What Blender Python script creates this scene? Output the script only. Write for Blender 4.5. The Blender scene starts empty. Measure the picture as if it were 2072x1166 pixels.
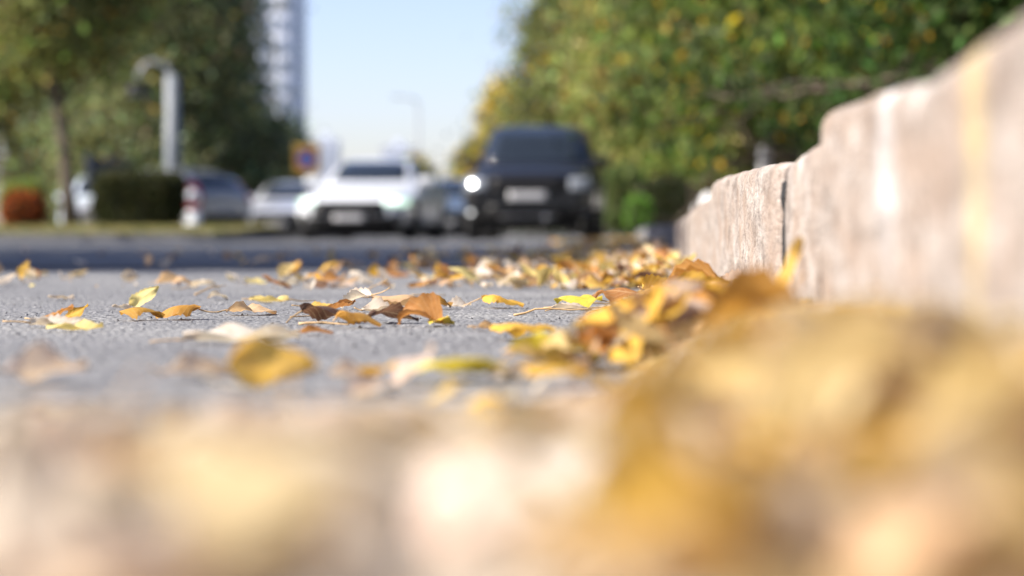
import bpy, bmesh, math, random
import numpy as np
from mathutils import Vector, Matrix, Euler
from mathutils.bvhtree import BVHTree
R = math.radians
sc = bpy.context.scene
col = sc.collection
rng = np.random.default_rng(11)
random.seed(5)

# ------------------------------------------------------------------ camera
FPX = 4029.0                       # 70 mm lens on a 36 mm sensor, photograph 2072 px wide
CAMZ = 0.08
YAW = math.atan(236 / FPX)
PITCH = math.atan(105 / FPX)
cam_d = bpy.data.cameras.new('camera'); cam = bpy.data.objects.new('camera', cam_d); col.objects.link(cam)
cam.location = (0, 0, CAMZ); cam.rotation_euler = (R(90) - PITCH, 0, YAW)
cam_d.lens = 70; cam_d.sensor_width = 36; cam_d.clip_start = 0.01; cam_d.clip_end = 6000
cam_d.dof.use_dof = True; cam_d.dof.focus_distance = 2.02; cam_d.dof.aperture_fstop = 4.3
cam_d.dof.aperture_blades = 0
sc.camera = cam

# ------------------------------------------------------------------ light
SUN_AZ, SUN_EL = R(-104), R(38)     # azimuth from +Y, clockwise: the sun stands to the left
w = bpy.data.worlds.new('World'); sc.world = w; w.use_nodes = True
nt = w.node_tree; bg = nt.nodes['Background']
sky = nt.nodes.new('ShaderNodeTexSky'); sky.sky_type = 'NISHITA'; sky.sun_disc = False
sky.sun_elevation = SUN_EL; sky.sun_rotation = SUN_AZ; sky.altitude = 500; sky.air_density = 1.0; sky.dust_density = 1.7; sky.ozone_density = 1.0
tint = nt.nodes.new('ShaderNodeMix'); tint.data_type = 'RGBA'; tint.blend_type = 'MULTIPLY'; tint.inputs[0].default_value = 1.0; tint.inputs[7].default_value = (1.03, .96, 1.10, 1)
nt.links.new(sky.outputs[0], tint.inputs[6]); nt.links.new(tint.outputs[2], bg.inputs[0]); bg.inputs[1].default_value = 0.076
sun_d = bpy.data.lights.new('sun', 'SUN'); sun_d.energy = 4.8; sun_d.angle = R(0.53); sun_d.color = (1.0, 0.93, 0.83)
sun = bpy.data.objects.new('sun', sun_d); col.objects.link(sun)
sv = Vector((math.sin(SUN_AZ) * math.cos(SUN_EL), math.cos(SUN_AZ) * math.cos(SUN_EL), math.sin(SUN_EL)))
sun.rotation_euler = sv.to_track_quat('Z', 'Y').to_euler(); sun.location = (-20, 10, 30)
vs = sc.view_settings; vs.view_transform = 'Standard'; vs.look = 'None'; vs.exposure = 1.46; vs.gamma = 1.0; vs.use_curve_mapping = False
sc.cycles.use_denoising = True
sc.cycles.max_bounces = 6; sc.cycles.transparent_max_bounces = 6
sc.cycles.sample_clamp_indirect = 6

# ------------------------------------------------------------------ helpers
def at(px, Y):                      # world x of picture column px at distance Y up the road
    return (px - 1272) / FPX * Y
def zat(py, Y):                     # world z of picture row py at distance Y
    return CAMZ + (478 - py) / FPX * Y

def tag(o, label=None, cat=None, group=None, kind=None):
    if label: o['label'] = label
    if cat: o['category'] = cat
    if group: o['group'] = group
    if kind: o['kind'] = kind
    return o
def empty(name, loc=(0, 0, 0), rz=0.0):
    o = bpy.data.objects.new(name, None); col.objects.link(o); o.location = loc; o.rotation_euler = (0, 0, rz); o.empty_display_size = .1
    return o
def link_mesh(name, me, mat=None, parent=None, smooth=False):
    if mat is not None:
        me.materials.clear(); me.materials.append(mat)
    if smooth:
        me.polygons.foreach_set('use_smooth', np.ones(len(me.polygons), dtype=bool))
    o = bpy.data.objects.new(name, me); col.objects.link(o)
    if parent: o.parent = parent
    return o
def mesh_np(name, V, F, cols=None, uv=None):
    """V (n,3), F (m,k) fixed size faces, optional per-vertex colour (n,3) and uv (n,2)."""
    V = np.asarray(V, dtype=np.float32); F = np.asarray(F, dtype=np.int32)
    me = bpy.data.meshes.new(name)
    k = F.shape[1]
    me.vertices.add(len(V)); me.vertices.foreach_set('co', V.ravel())
    me.loops.add(F.size); me.loops.foreach_set('vertex_index', F.ravel())
    me.polygons.add(len(F)); me.polygons.foreach_set('loop_start', np.arange(0, F.size, k, dtype=np.int32))
    if cols is not None:
        a = me.color_attributes.new('col', 'FLOAT_COLOR', 'POINT')
        c4 = np.ones((len(V), 4), dtype=np.float32); c4[:, :3] = cols
        a.data.foreach_set('color', c4.ravel())
    if uv is not None:
        u = me.uv_layers.new(name='UVMap'); u.data.foreach_set('uv', np.asarray(uv, dtype=np.float32)[F.ravel()].ravel())
    me.update(calc_edges=True); me.validate()
    return me
class MB:
    def __init__(s): s.v = []; s.f = []
    def add(s, V, F):
        b = len(s.v); s.v += [tuple(p) for p in V]; s.f += [tuple(i + b for i in f) for f in F]; return s
    def box(s, x0, x1, y0, y1, z0, z1):
        V = [(x0, y0, z0), (x1, y0, z0), (x1, y1, z0), (x0, y1, z0), (x0, y0, z1), (x1, y0, z1), (x1, y1, z1), (x0, y1, z1)]
        return s.add(V, [(3, 2, 1, 0), (4, 5, 6, 7), (0, 1, 5, 4), (1, 2, 6, 5), (2, 3, 7, 6), (3, 0, 4, 7)])
    def tube(s, pts, radii, n=8, cap=True):
        pts = [Vector(p) for p in pts]; b = len(s.v); m = len(pts)
        for i, p in enumerate(pts):
            d = (pts[min(i + 1, m - 1)] - pts[max(i - 1, 0)]).normalized()
            ref = Vector((0, 0, 1)) if abs(d.z) < .9 else Vector((1, 0, 0))
            a = d.cross(ref).normalized(); c = d.cross(a)
            r = radii[i] if hasattr(radii, '__len__') else radii
            for k in range(n):
                t = 2 * math.pi * k / n
                s.v.append(tuple(p + a * math.cos(t) * r + c * math.sin(t) * r))
        for i in range(m - 1):
            for k in range(n):
                s.f.append((b + i * n + k, b + i * n + (k + 1) % n, b + (i + 1) * n + (k + 1) % n, b + (i + 1) * n + k))
        if cap:
            s.f.append(tuple(b + k for k in reversed(range(n)))); s.f.append(tuple(b + (m - 1) * n + k for k in range(n)))
        return s
    def lathe(s, prof, n=20, axis='z', c=(0, 0, 0)):
        b = len(s.v); m = len(prof)
        for r, h in prof:
            for k in range(n):
                t = 2 * math.pi * k / n
                p = (r * math.cos(t), r * math.sin(t), h)
                if axis == 'x': p = (h, r * math.cos(t), r * math.sin(t))
                if axis == 'y': p = (r * math.cos(t), h, r * math.sin(t))
                s.v.append((p[0] + c[0], p[1] + c[1], p[2] + c[2]))
        for i in range(m - 1):
            for k in range(n):
                s.f.append((b + i * n + k, b + i * n + (k + 1) % n, b + (i + 1) * n + (k + 1) % n, b + (i + 1) * n + k))
        s.f.append(tuple(b + k for k in reversed(range(n)))); s.f.append(tuple(b + (m - 1) * n + k for k in range(n)))
        return s
    def build(s, name, mat, parent=None, smooth=False, bevel=0.0):
        me = bpy.data.meshes.new(name); me.from_pydata(s.v, [], s.f)
        bm = bmesh.new(); bm.from_mesh(me)
        if bevel: bmesh.ops.bevel(bm, geom=[e for e in bm.edges if e.calc_face_angle(0) > .6], offset=bevel, segments=2, affect='EDGES', profile=.6)
        bmesh.ops.recalc_face_normals(bm, faces=bm.faces); bm.to_mesh(me); bm.free()
        return link_mesh(name, me, mat, parent, smooth)

# value noise on numpy arrays
_lat = np.random.default_rng(3).random((256, 256)).astype(np.float32)
def vnoise(x, y):
    xi = np.floor(x).astype(int); yi = np.floor(y).astype(int); fx = x - xi; fy = y - yi
    fx = fx * fx * (3 - 2 * fx); fy = fy * fy * (3 - 2 * fy)
    g = lambda i, j: _lat[i % 256, j % 256]
    return (g(xi, yi) * (1 - fx) + g(xi + 1, yi) * fx) * (1 - fy) + (g(xi, yi + 1) * (1 - fx) + g(xi + 1, yi + 1) * fx) * fy
def fbm(x, y, o=3):
    s = 0; a = .5; 
    for k in range(o): s = s + a * (vnoise(x * 2 ** k + 17 * k, y * 2 ** k + 31 * k) - .5); a *= .5
    return s

# ------------------------------------------------------------------ materials
class NM:
    """small node-material helper"""
    def __init__(s, name):
        s.m = bpy.data.materials.new(name); s.m.use_nodes = True; s.t = s.m.node_tree; s.t.nodes.clear()
        s.out = s.n('ShaderNodeOutputMaterial')
    def n(s, typ, **kw):
        nd = s.t.nodes.new(typ)
        for k, v in kw.items(): setattr(nd, k, v)
        return nd
    def l(s, a, b): s.t.links.new(a, b)
    def pr(s, **kw):
        p = s.n('ShaderNodeBsdfPrincipled')
        for k, v in kw.items():
            i = p.inputs[k]
            if hasattr(v, 'is_linked'): s.l(v, i)
            else: i.default_value = v
        return p
    def noise(s, vec, scale, detail=3, rough=.55, out='Fac'):
        nd = s.n('ShaderNodeTexNoise'); nd.inputs['Scale'].default_value = scale; nd.inputs['Detail'].default_value = detail; nd.inputs['Roughness'].default_value = rough
        if vec is not None: s.l(vec, nd.inputs['Vector'])
        return nd.outputs[out]
    def ramp(s, fac, stops):
        nd = s.n('ShaderNodeValToRGB'); cr = nd.color_ramp
        while len(cr.elements) < len(stops): cr.elements.new(.5)
        for e, (p, c) in zip(cr.elements, stops):
            e.position = p; e.color = (*c, 1) if len(c) == 3 else c
        s.l(fac, nd.inputs[0]); return nd.outputs[0]
    def mix(s, fac, a, b, mode='MIX'):
        nd = s.n('ShaderNodeMix', data_type='RGBA', blend_type=mode)
        for v, i in ((fac, nd.inputs[0]), (a, nd.inputs[6]), (b, nd.inputs[7])):
            if hasattr(v, 'is_linked'): s.l(v, i)
            else: i.default_value = v if not isinstance(v, tuple) else ((*v, 1) if len(v) == 3 else v)
        return nd.outputs[2]
    def math(s, op, a, b=0.0, c=0.0, clamp=False):
        nd = s.n('ShaderNodeMath', operation=op, use_clamp=clamp)
        for v, i in ((a, nd.inputs[0]), (b, nd.inputs[1]), (c, nd.inputs[2])):
            if hasattr(v, 'is_linked'): s.l(v, i)
            else: i.default_value = v
        return nd.outputs[0]
    def bump(s, h, strength=.3, dist=.01):
        nd = s.n('ShaderNodeBump'); nd.inputs['Strength'].default_value = strength; nd.inputs['Distance'].default_value = dist; s.l(h, nd.inputs['Height']); return nd.outputs[0]
    def done(s, sh): s.l(sh, s.out.inputs[0]); return s.m
    def pos(s): return s.n('ShaderNodeNewGeometry').outputs['Position']
    def obj(s): return s.n('ShaderNodeTexCoord').outputs['Object']
    def scaled(s, vec, sx, sy, sz):
        nd = s.n('ShaderNodeMapping'); nd.inputs['Scale'].default_value = (sx, sy, sz); s.l(vec, nd.inputs[0]); return nd.outputs[0]

def plain(name, c, rough=.6, metal=0.0, var=.12, scale=8.0, coat=0.0, spec=.5):
    m = NM(name); f = m.noise(m.obj(), scale, 4)
    cc = m.ramp(f, [(.3, tuple(x * (1 - var) for x in c)), (.7, tuple(min(1, x * (1 + var)) for x in c))])
    p = m.pr(**{'Base Color': cc, 'Roughness': rough, 'Metallic': metal, 'Specular IOR Level': spec, 'Coat Weight': coat, 'Specular IOR Level': spec})
    return m.done(p.outputs[0])
def paint(name, c, metal=.0, rough=.35, coat=.8, spec=.5):
    m = NM(name); f = m.noise(m.obj(), 2.5, 3); d = m.noise(m.obj(), 60, 2)
    cc = m.ramp(f, [(.3, tuple(x * .93 for x in c)), (.7, c)])
    rr = m.math('MULTIPLY_ADD', d, .12, rough - .06)
    p = m.pr(**{'Base Color': cc, 'Roughness': rr, 'Metallic': metal, 'Coat Weight': coat, 'Coat Roughness': .06})
    return m.done(p.outputs[0])
def emit(name, c, s):
    m = NM(name); e = m.n('ShaderNodeEmission'); e.inputs[0].default_value = (*c, 1); e.inputs[1].default_value = s
    return m.done(e.outputs[0])

def asphalt(name, lo, hi, spec=.3):
    m = NM(name); p = m.pos()
    g = m.noise(p, 260, 3, .7); big = m.noise(p, 1.7, 5, .6)
    streak = m.noise(m.scaled(p, .5, 3.2, 1), 1.2, 4)
    v = m.n('ShaderNodeTexVoronoi'); v.inputs['Scale'].default_value = 190; m.l(p, v.inputs['Vector'])
    c1 = m.ramp(g, [(.32, lo), (.68, hi)])
    stone = m.ramp(v.outputs['Color'], [(.12, (.45, .45, .46)), (.5, (1, 1, 1)), (.92, (1.45, 1.43, 1.38))])
    c2 = m.mix(.55, c1, stone, 'MULTIPLY')
    c3 = m.mix(.7, c2, m.ramp(big, [(.3, (.55, .56, .60)), (.7, (1.2, 1.19, 1.15))]), 'MULTIPLY')
    c4 = m.mix(.6, c3, m.ramp(streak, [(.35, (.75, .76, .8)), (.65, (1.12, 1.12, 1.1))]), 'MULTIPLY')
    hgt = m.math('ADD', m.math('MULTIPLY', v.outputs['Distance'], -1.0), m.math('MULTIPLY', g, .6))
    b = m.pr(**{'Base Color': c4, 'Roughness': .88, 'Specular IOR Level': spec, 'Normal': m.bump(hgt, .7, .0035)})
    return m.done(b.outputs[0])

def granite():
    m = NM('kerb_stone'); p = m.pos()
    sp = m.noise(m.scaled(p, 1, .3, 1), 330, 3, .7); md = m.noise(m.scaled(p, 1, .35, 1), 46, 5, .65); bg_ = m.noise(m.scaled(p, 1, .45, 1), 16, 5, .6)
    stv = m.noise(m.scaled(p, 1, 2.2, 1.2), 5, 5, .65)
    fine = m.noise(m.scaled(p, 1, 40, 9), 4, 4, .7)
    c = m.ramp(md, [(.30, (.138, .120, .108)), (.5, (.258, .234, .216)), (.70, (.355, .338, .324))])
    c = m.mix(.8, c, m.ramp(sp, [(.3, (.30, .27, .25)), (.5, (1, 1, 1)), (.74, (1.5, 1.46, 1.4))]), 'MULTIPLY')
    c = m.mix(.45, c, m.ramp(stv, [(.3, (.66, .58, .54)), (.52, (1, 1, 1)), (.74, (1.18, 1.16, 1.14))]), 'MULTIPLY')
    c = m.mix(.7, c, m.ramp(fine, [(.33, (.6, .56, .53)), (.55, (1.08, 1.06, 1.04))]), 'MULTIPLY')
    c = m.mix(m.ramp(bg_, [(.42, (0, 0, 0)), (.66, (.7, .7, .7))]), c, (.22, .155, .112))
    # old paint runs: one yellow, two whitish, worn
    sx = m.n('ShaderNodeSeparateXYZ'); m.l(p, sx.inputs[0]); y, z = sx.outputs[1], sx.outputs[2]
    wob = m.math('MULTIPLY', m.math('SUBTRACT', m.noise(m.scaled(p, 1, 1, .5), 30, 3), .5), .035)
    def stripe(yc, hw, z0=None):
        d = m.math('ABSOLUTE', m.math('SUBTRACT', m.math('ADD', y, wob), yc))
        s_ = m.math('SUBTRACT', 1.0, m.math('DIVIDE', d, hw), clamp=True)
        s_ = m.math('MULTIPLY', s_, 1.6, clamp=True)
        s_ = m.math('MULTIPLY', s_, m.ramp(md, [(.3, (.12, .12, .12)), (.62, (.6, .6, .6))]))
        if z0 is not None:
            s_ = m.math('MULTIPLY', s_, m.math('MULTIPLY', m.math('SUBTRACT', z, z0), 25.0, clamp=True), clamp=True)
        return s_
    c = m.mix(stripe(.715, .026), c, (.50, .39, .15))
    c = m.mix(stripe(.955, .036, .055), c, (.56, .57, .59))
    c = m.mix(stripe(1.475, .03, .10), c, (.54, .53, .52))
    h = m.math('ADD', m.math('MULTIPLY', md, 1.0), m.math('ADD', m.math('MULTIPLY', sp, .5), m.math('MULTIPLY', fine, .8)))
    b = m.pr(**{'Base Color': c, 'Roughness': .85, 'Specular IOR Level': .3, 'Normal': m.bump(h, .7, .005)})
    return m.done(b.outputs[0])

def leaf_material(name, rough=.5, trans=.42, veins=True, tsat=1.0, spec=.35):
    m = NM(name); a = m.n('ShaderNodeVertexColor', layer_name='col'); c = a.outputs[0]
    if veins:
        u = m.n('ShaderNodeUVMap').outputs[0]; s_ = m.n('ShaderNodeSeparateXYZ'); m.l(u, s_.inputs[0]); U, V = s_.outputs[0], s_.outputs[1]
        va = m.math('ABSOLUTE', m.math('SUBTRACT', V, .5))
        mid = m.math('SUBTRACT', 1.0, m.math('MULTIPLY', va, 26.0), clamp=True)
        ph = m.math('FRACT', m.math('MULTIPLY', m.math('SUBTRACT', U, m.math('MULTIPLY', va, .75)), 8.0))
        side = m.math('SUBTRACT', 1.0, m.math('MULTIPLY', m.math('ABSOLUTE', m.math('SUBTRACT', ph, .5)), 7.0), clamp=True)
        vein = m.math('MAXIMUM', mid, m.math('MULTIPLY', side, .5))
        p = m.pos(); n1 = m.noise(p, 70, 4, .65); n2 = m.noise(p, 420, 3, .6)
        edge = m.math('MULTIPLY', m.math('SUBTRACT', m.math('ADD', va, m.math('MULTIPLY', n1, .28)), .5), 4.0, clamp=True)
        c = m.mix(m.math('MULTIPLY', edge, .38), c, m.mix(1.0, c, (.52, .34, .22), 'MULTIPLY'))
        c = m.mix(m.ramp(n1, [(.5, (0, 0, 0)), (.70, (.5, .5, .5))]), c, m.mix(1.0, c, (.66, .48, .32), 'MULTIPLY'))
        c = m.mix(m.ramp(n2, [(.64, (0, 0, 0)), (.76, (.7, .7, .7))]), c, m.mix(1.0, c, (.38, .24, .16), 'MULTIPLY'))
        c = m.mix(m.math('MULTIPLY', vein, .45), c, m.mix(.5, c, (.85, .72, .45)))
        h = m.math('ADD', m.math('MULTIPLY', vein, 1.0), m.math('MULTIPLY', n2, .4))
        nrm = m.bump(h, .35, .0012)
    p = m.pr(**{'Base Color': c, 'Roughness': rough, 'Specular IOR Level': spec})
    t = m.n('ShaderNodeBsdfTranslucent'); m.l(m.mix(1.0, c, (1.06 * tsat, 1.0, .82), 'MULTIPLY'), t.inputs[0])
    if veins: m.l(nrm, p.inputs['Normal'])
    mx = m.n('ShaderNodeMixShader'); mx.inputs[0].default_value = trans; m.l(p.outputs[0], mx.inputs[1]); m.l(t.outputs[0], mx.inputs[2])
    return m.done(mx.outputs[0])

def bark(name, c, white_to=None):
    m = NM(name); p = m.obj(); f = m.noise(m.scaled(p, 6, 6, 1.2), 4, 5, .65)
    cc = m.ramp(f, [(.3, tuple(x * .5 for x in c)), (.7, tuple(x * 1.25 for x in c))])
    if white_to is not None:
        sx = m.n('ShaderNodeSeparateXYZ'); m.l(p, sx.inputs[0])
        k = m.math('MULTIPLY', m.math('SUBTRACT', m.math('ADD', white_to, m.math('MULTIPLY', f, .08)), sx.outputs[2]), 25, clamp=True)
        cc = m.mix(k, cc, (.72, .72, .70))
    b = m.pr(**{'Base Color': cc, 'Roughness': .9, 'Normal': m.bump(f, .6, .03)})
    return m.done(b.outputs[0])

def ground_mat(name, a, b_, scale):
    m = NM(name); p = m.pos(); f = m.noise(p, scale, 5, .65); g = m.noise(p, scale * 12, 3)
    c = m.mix(.5, m.ramp(f, [(.35, a), (.65, b_)]), m.ramp(g, [(.3, (.5, .5, .5)), (.7, (1.3, 1.3, 1.3))]), 'MULTIPLY')
    b = m.pr(**{'Base Color': c, 'Roughness': .95, 'Normal': m.bump(g, .6, .03)}); return m.done(b.outputs[0])

M = {}
M['asphalt'] = asphalt('asphalt', (.12, .121, .124), (.25, .25, .252))
M['asphalt_dark'] = asphalt('dark_asphalt', (.095, .099, .108), (.19, .196, .207), .28)
M['granite'] = granite()
M['tar'] = asphalt('tar', (.012, .012, .013), (.03, .03, .032), .2)
M['leaf'] = leaf_material('dry_leaf', rough=.65, spec=.2)
M['litter'] = leaf_material('dry_leaf_litter', rough=.65, spec=.2)
M['stalk'] = plain('leaf_stalk', (.42, .27, .12), .6, var=.3, scale=120)
M['crown'] = leaf_material('tree_leaf', rough=.6, trans=.48, veins=False, spec=.2)
M['bark'] = bark('bark', (.10, .075, .055)); M['bark_white'] = bark('whitewashed_bark', (.16, .12, .09), 1.28)
M['soil'] = ground_mat('soil', (.06, .045, .03), (.13, .10, .07), 3)
M['lawn'] = ground_mat('lawn', (.06, .075, .025), (.14, .13, .06), 2)
M['concrete'] = plain('concrete', (.36, .35, .34), .85, var=.25, scale=14)
M['dark_concrete'] = plain('dark_concrete', (.13, .13, .135), .9, var=.25, scale=14)
M['glass'] = plain('car_glass', (.012, .016, .02), .06, var=.1, spec=.6)
M['black_plastic'] = plain('black_plastic', (.008, .008, .009), .5, spec=.25)
M['rubber'] = plain('rubber', (.02, .02, .02), .85)
M['chrome'] = plain('chrome', (.75, .75, .77), .12, metal=1.0, var=.03)
M['alloy'] = plain('alloy', (.45, .46, .48), .3, metal=.9, var=.05)
M['lens'] = plain('lamp_lens', (.22, .24, .27), .1, var=.1)
M['red_lens'] = plain('red_lens', (.45, .02, .02), .15)
M['plate'] = plain('licence_plate', (.40, .40, .41), .5, var=.05)
M['lamp_glint'] = emit('lamp_glow', (1.0, 1.0, .96), 15.0)  # emissive disc stands in for the sun glint on one headlight
M['drl_on'] = emit('lit_running_lamp', (.86, 1.0, .9), 1.5)
M['fog_on'] = emit('lit_fog_lamp', (1.0, 1.0, 1.0), 1.0)
M['white_paint'] = plain('white_metal_paint', (.17, .19, .21), .6, var=.08)
M['grey_paint'] = plain('grey_metal_paint', (.20, .21, .23), .5, var=.1)
M['sign_yellow'] = plain('sign_yellow', (.50, .30, .04), .6, var=.05)
M['sign_red'] = plain('sign_red', (.42, .10, .04), .45, var=.05)
M['sign_blue'] = plain('sign_blue', (.04, .12, .36), .45, var=.05)
M['fence'] = plain('dark_fence', (.035, .04, .055), .5, var=.2)
M['border'] = plain('white_border', (.78, .78, .78), .7, var=.08)
M['barrier_white'] = plain('barrier_white', (.78, .80, .82), .5, var=.05)
M['barrier_red'] = plain('barrier_red', (.55, .05, .06), .5, var=.05)

# ------------------------------------------------------------------ ground
def dense_axis(segs):
    out = []
    for a, b, step in segs: out += list(np.arange(a, b - 1e-6, step))
    out.append(segs[-1][1]); return np.array(out)
xs = dense_axis([(-2500, -200, 400), (-200, -20, 30), (-20, -4, 2), (-4, -1.0, .12), (-1.0, -.62, .02), (-.62, .14, .0045), (.14, .5, .03), (.5, 4, .5), (4, 20, 4), (20, 200, 45), (200, 2500, 460)])
ys = dense_axis([(-300, -20, 70), (-20, -1, 3), (-1, .3, .05), (.3, 1.3, .012), (1.3, 3.0, .0045), (3.0, 5, .012), (5, 9, .06), (9, 40, .6), (40, 200, 10), (200, 5200, 500)])
GX, GY = np.meshgrid(xs, ys, indexing='ij')
def road_z(x, y):
    near = np.exp(-((y - 2) / 8.0) ** 2)
    return (fbm(x * .9 + 40, y * .9 + 9, 2) * .010 * near)
def fine_z(x, y):
    k = np.clip((4.5 - y) / 2, 0, 1) * np.clip((y + .2) * 2, 0, 1) * np.clip((1.2 - np.abs(x + .2)) * 3, 0, 1)
    return k * (fbm(x * 95, y * 95, 2) * .0022 + np.maximum(vnoise(x * 60, y * 60) - .82, 0) * .010)
GZ = road_z(GX, GY) + fine_z(GX, GY)
ni, nj = GX.shape
idx = np.arange(ni * nj).reshape(ni, nj)
F = np.stack([idx[:-1, :-1], idx[1:, :-1], idx[1:, 1:], idx[:-1, 1:]], -1).reshape(-1, 4)
road = link_mesh('road', mesh_np('road', np.stack([GX, GY, GZ], -1).reshape(-1, 3), F), M['asphalt'], smooth=True)
tag(road, kind='structure')

def sheet(name, x0, x1, y0, y1, z, mat, nx=24, ny=24, wob=.0, zfun=None):
    X, Y = np.meshgrid(np.linspace(x0, x1, nx), np.linspace(y0, y1, ny), indexing='ij')
    ex = np.zeros_like(X); ex[:, 0] = 1; ex[:, -1] = 1
    Y = Y + ex * wob * fbm(X * 1.3, Y, 3)
    Z = np.full_like(X, z) if zfun is None else zfun(X, Y)
    i = np.arange(nx * ny).reshape(nx, ny)
    Fq = np.stack([i[:-1, :-1], i[1:, :-1], i[1:, 1:], i[:-1, 1:]], -1).reshape(-1, 4)
    o = link_mesh(name, mesh_np(name, np.stack([X, Y, Z], -1).reshape(-1, 3), Fq), mat, smooth=True)
    return tag(o, kind='structure')
sheet('dark_asphalt_band', -14, 3.4, 4.9, 8.3, 0, M['asphalt_dark'], 160, 40, .5, lambda X, Y: road_z(X, Y) + .005)  # strip of darker asphalt colour across the road

# ------------------------------------------------------------------ kerb of separate stones
KX = .1225                        # face of the kerb
kerb = tag(empty('kerb'), kind='structure')
def kerb_stone(y0, y1, zt0, zt1, dx0=0., dx1=0., round0=.012, round1=.012, frame=None, seed=0, res=.012, depth=.16, mat='granite'):
    """stone from y0 (near) to y1 (far); top heights zt0..zt1; ends rounded down by round0/1"""
    L = y1 - y0; n = max(6, int(L / res)); r = .011
    prof = [(0, -.06), (0, -.01)] + [(0, t) for t in np.linspace(.005, .93, 26)] 
    S = np.linspace(0, 1, n + 1)
    # a touch more vertices at the ends
    S = np.concatenate([[0, .004], S[1:-1], [.996, 1]])
    V = []; cols_ = []
    ring = []
    hz = np.linspace(-.06, 1, 28)
    for s_ in S:
        y = y0 + s_ * L; zt = zt0 + (zt1 - zt0) * s_; dx = dx0 + (dx1 - dx0) * s_
        e0 = np.exp(-(s_ * L / .022)); e1 = np.exp(-((1 - s_) * L / .022))
        zt = zt - round0 * e0 - round1 * e1
        endin = .007 * np.exp(-(s_ * L / .006)) + .007 * np.exp(-((1 - s_) * L / .006))
        P = []
        for h in np.linspace(0, 1, 26): P.append((0.0, -.06 + (zt - r + .06) * h))
        for t in np.linspace(0, math.pi / 2, 6)[1:]: P.append((r - r * math.cos(t), zt - r + r * math.sin(t)))
        P += [(depth * .5, zt + .001), (depth, zt - .002), (depth, -.06)]
        P = np.array(P)
        yy = np.full(len(P), y)
        nz = fbm(yy * 16 + seed * 7.3, P[:, 1] * 30 + seed, 3) * .0042 + fbm(yy * 3 + seed, P[:, 1] * 8 + 3, 2) * .006 + np.maximum(fbm(yy * 40, P[:, 1] * 40 + seed, 2) - .14, 0) * -.010
        x = KX + dx + P[:, 0] + np.where(P[:, 0] < depth * .9, -nz, 0) + np.where(P[:, 0] < .02, endin, 0)
        z = P[:, 1] + np.where(P[:, 0] > .004, fbm(yy * 14 + seed, P[:, 0] * 30, 3) * .0025, 0)
        ring.append(np.stack([x, yy + fbm(P[:, 1] * 40, yy * 3 + seed, 2) * .004 * (e0 - e1), z], -1))
    A = np.array(ring); m_, k = A.shape[:2]
    i = np.arange(m_ * k).reshape(m_, k)
    Fq = [tuple(q) for q in np.stack([i[:-1, :-1], i[:-1, 1:], i[1:, 1:], i[1:, :-1]], -1).reshape(-1, 4)]
    Fq.append(tuple(i[0, ::-1])); Fq.append(tuple(i[-1]))
    V = A.reshape(-1, 3)
    if frame is not None: V = frame(V)
    me = bpy.data.meshes.new('kerb_stone'); me.from_pydata([tuple(v) for v in V], [], Fq)
    bm = bmesh.new(); bm.from_mesh(me); bmesh.ops.recalc_face_normals(bm, faces=bm.faces); bm.to_mesh(me); bm.free()
    o = link_mesh('kerb_stone', me, M[mat], kerb, smooth=True)
    for p in me.polygons:
        if len(p.vertices) > 4: p.use_smooth = False
    return o
kerb_stone(-1.2, .19, .150, .152, seed=9)
kerb_stone(.197, .868, .162, .147, .0, .001, .012, .004, seed=1, res=.010)
kerb_stone(.872, 1.278, .149, .160, -.002, -.002, .004, .004, seed=2, res=.010)
kerb_stone(1.288, 1.628, .145, .141, .004, .002, .004, .002, seed=3, res=.006)
kerb_stone(1.684, 2.480, .143, .157, .000, .001, .002, .000, seed=4, res=.006)
kerb_stone(2.490, 3.02, .157, .163, .000, -.001, .000, .022, seed=5, res=.007)
kerb_stone(3.035, 4.15, .146, .134, .004, .003, .006, .004, seed=6, res=.012)
kerb_stone(4.165, 5.30, .133, .116, .003, .000, .004, .02, seed=7, res=.02)
def joint(y0, y1, zt, rec, seed):
    rr = np.random.default_rng(seed); n = 14; zz = np.linspace(-.05, zt, n); V = []; F = []
    for i, z in enumerate(zz):
        w_ = rr.normal() * .002; dx = rec + rr.normal() * .0012
        V += [(KX + dx, y0 + w_, z), (KX + dx, y1 + w_, z), (KX + .14, y1 + w_, z), (KX + .14, y0 + w_, z)]
    for i in range(n - 1):
        for k in range(4): F.append((i * 4 + k, i * 4 + (k + 1) % 4, i * 4 + 4 + (k + 1) % 4, i * 4 + 4 + k))
    F += [(3, 2, 1, 0), tuple(4 * (n - 1) + k for k in range(4))]
    MB().add(V, F).build('joint_filler', M['tar'], kerb)
joint(1.634, 1.678, .125, .006, 1); joint(2.481, 2.489, .148, .003, 2); joint(1.279, 1.287, .135, .006, 3); joint(3.022, 3.033, .135, .006, 4)
# the kerb turns away round the side street, and starts again beyond it
def arc_frame(cx, cy, rad, a0):
    def f(V):
        V = np.array(V); y = V[:, 1]; x = V[:, 0] - KX; a = a0 + y / rad
        return np.stack([cx - (rad - x) * np.cos(a), cy + (rad - x) * np.sin(a), V[:, 2]], -1)
    return f
for k in range(3): kerb_stone(k * .52 + .01, k * .52 + .51, .12, .12, frame=arc_frame(KX + 1.0, 5.31, 1.0, 0), seed=20 + k, res=.05)
def arc_frame2(cx, cy, rad):
    def f(V):
        V = np.array(V); y = V[:, 1]; x = V[:, 0] - KX; a = y / rad
        return np.stack([cx - (rad - x) * np.cos(a), cy - (rad - x) * np.sin(a), V[:, 2]], -1)
    return f
for k in range(3): kerb_stone(k * .52 + .01, k * .52 + .51, .15, .15, frame=arc_frame2(KX + 1.0, 13.6, 1.0), seed=30 + k, res=.05, mat='dark_concrete')  # kerb beyond the side street: its shade is put into a dark colour
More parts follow.
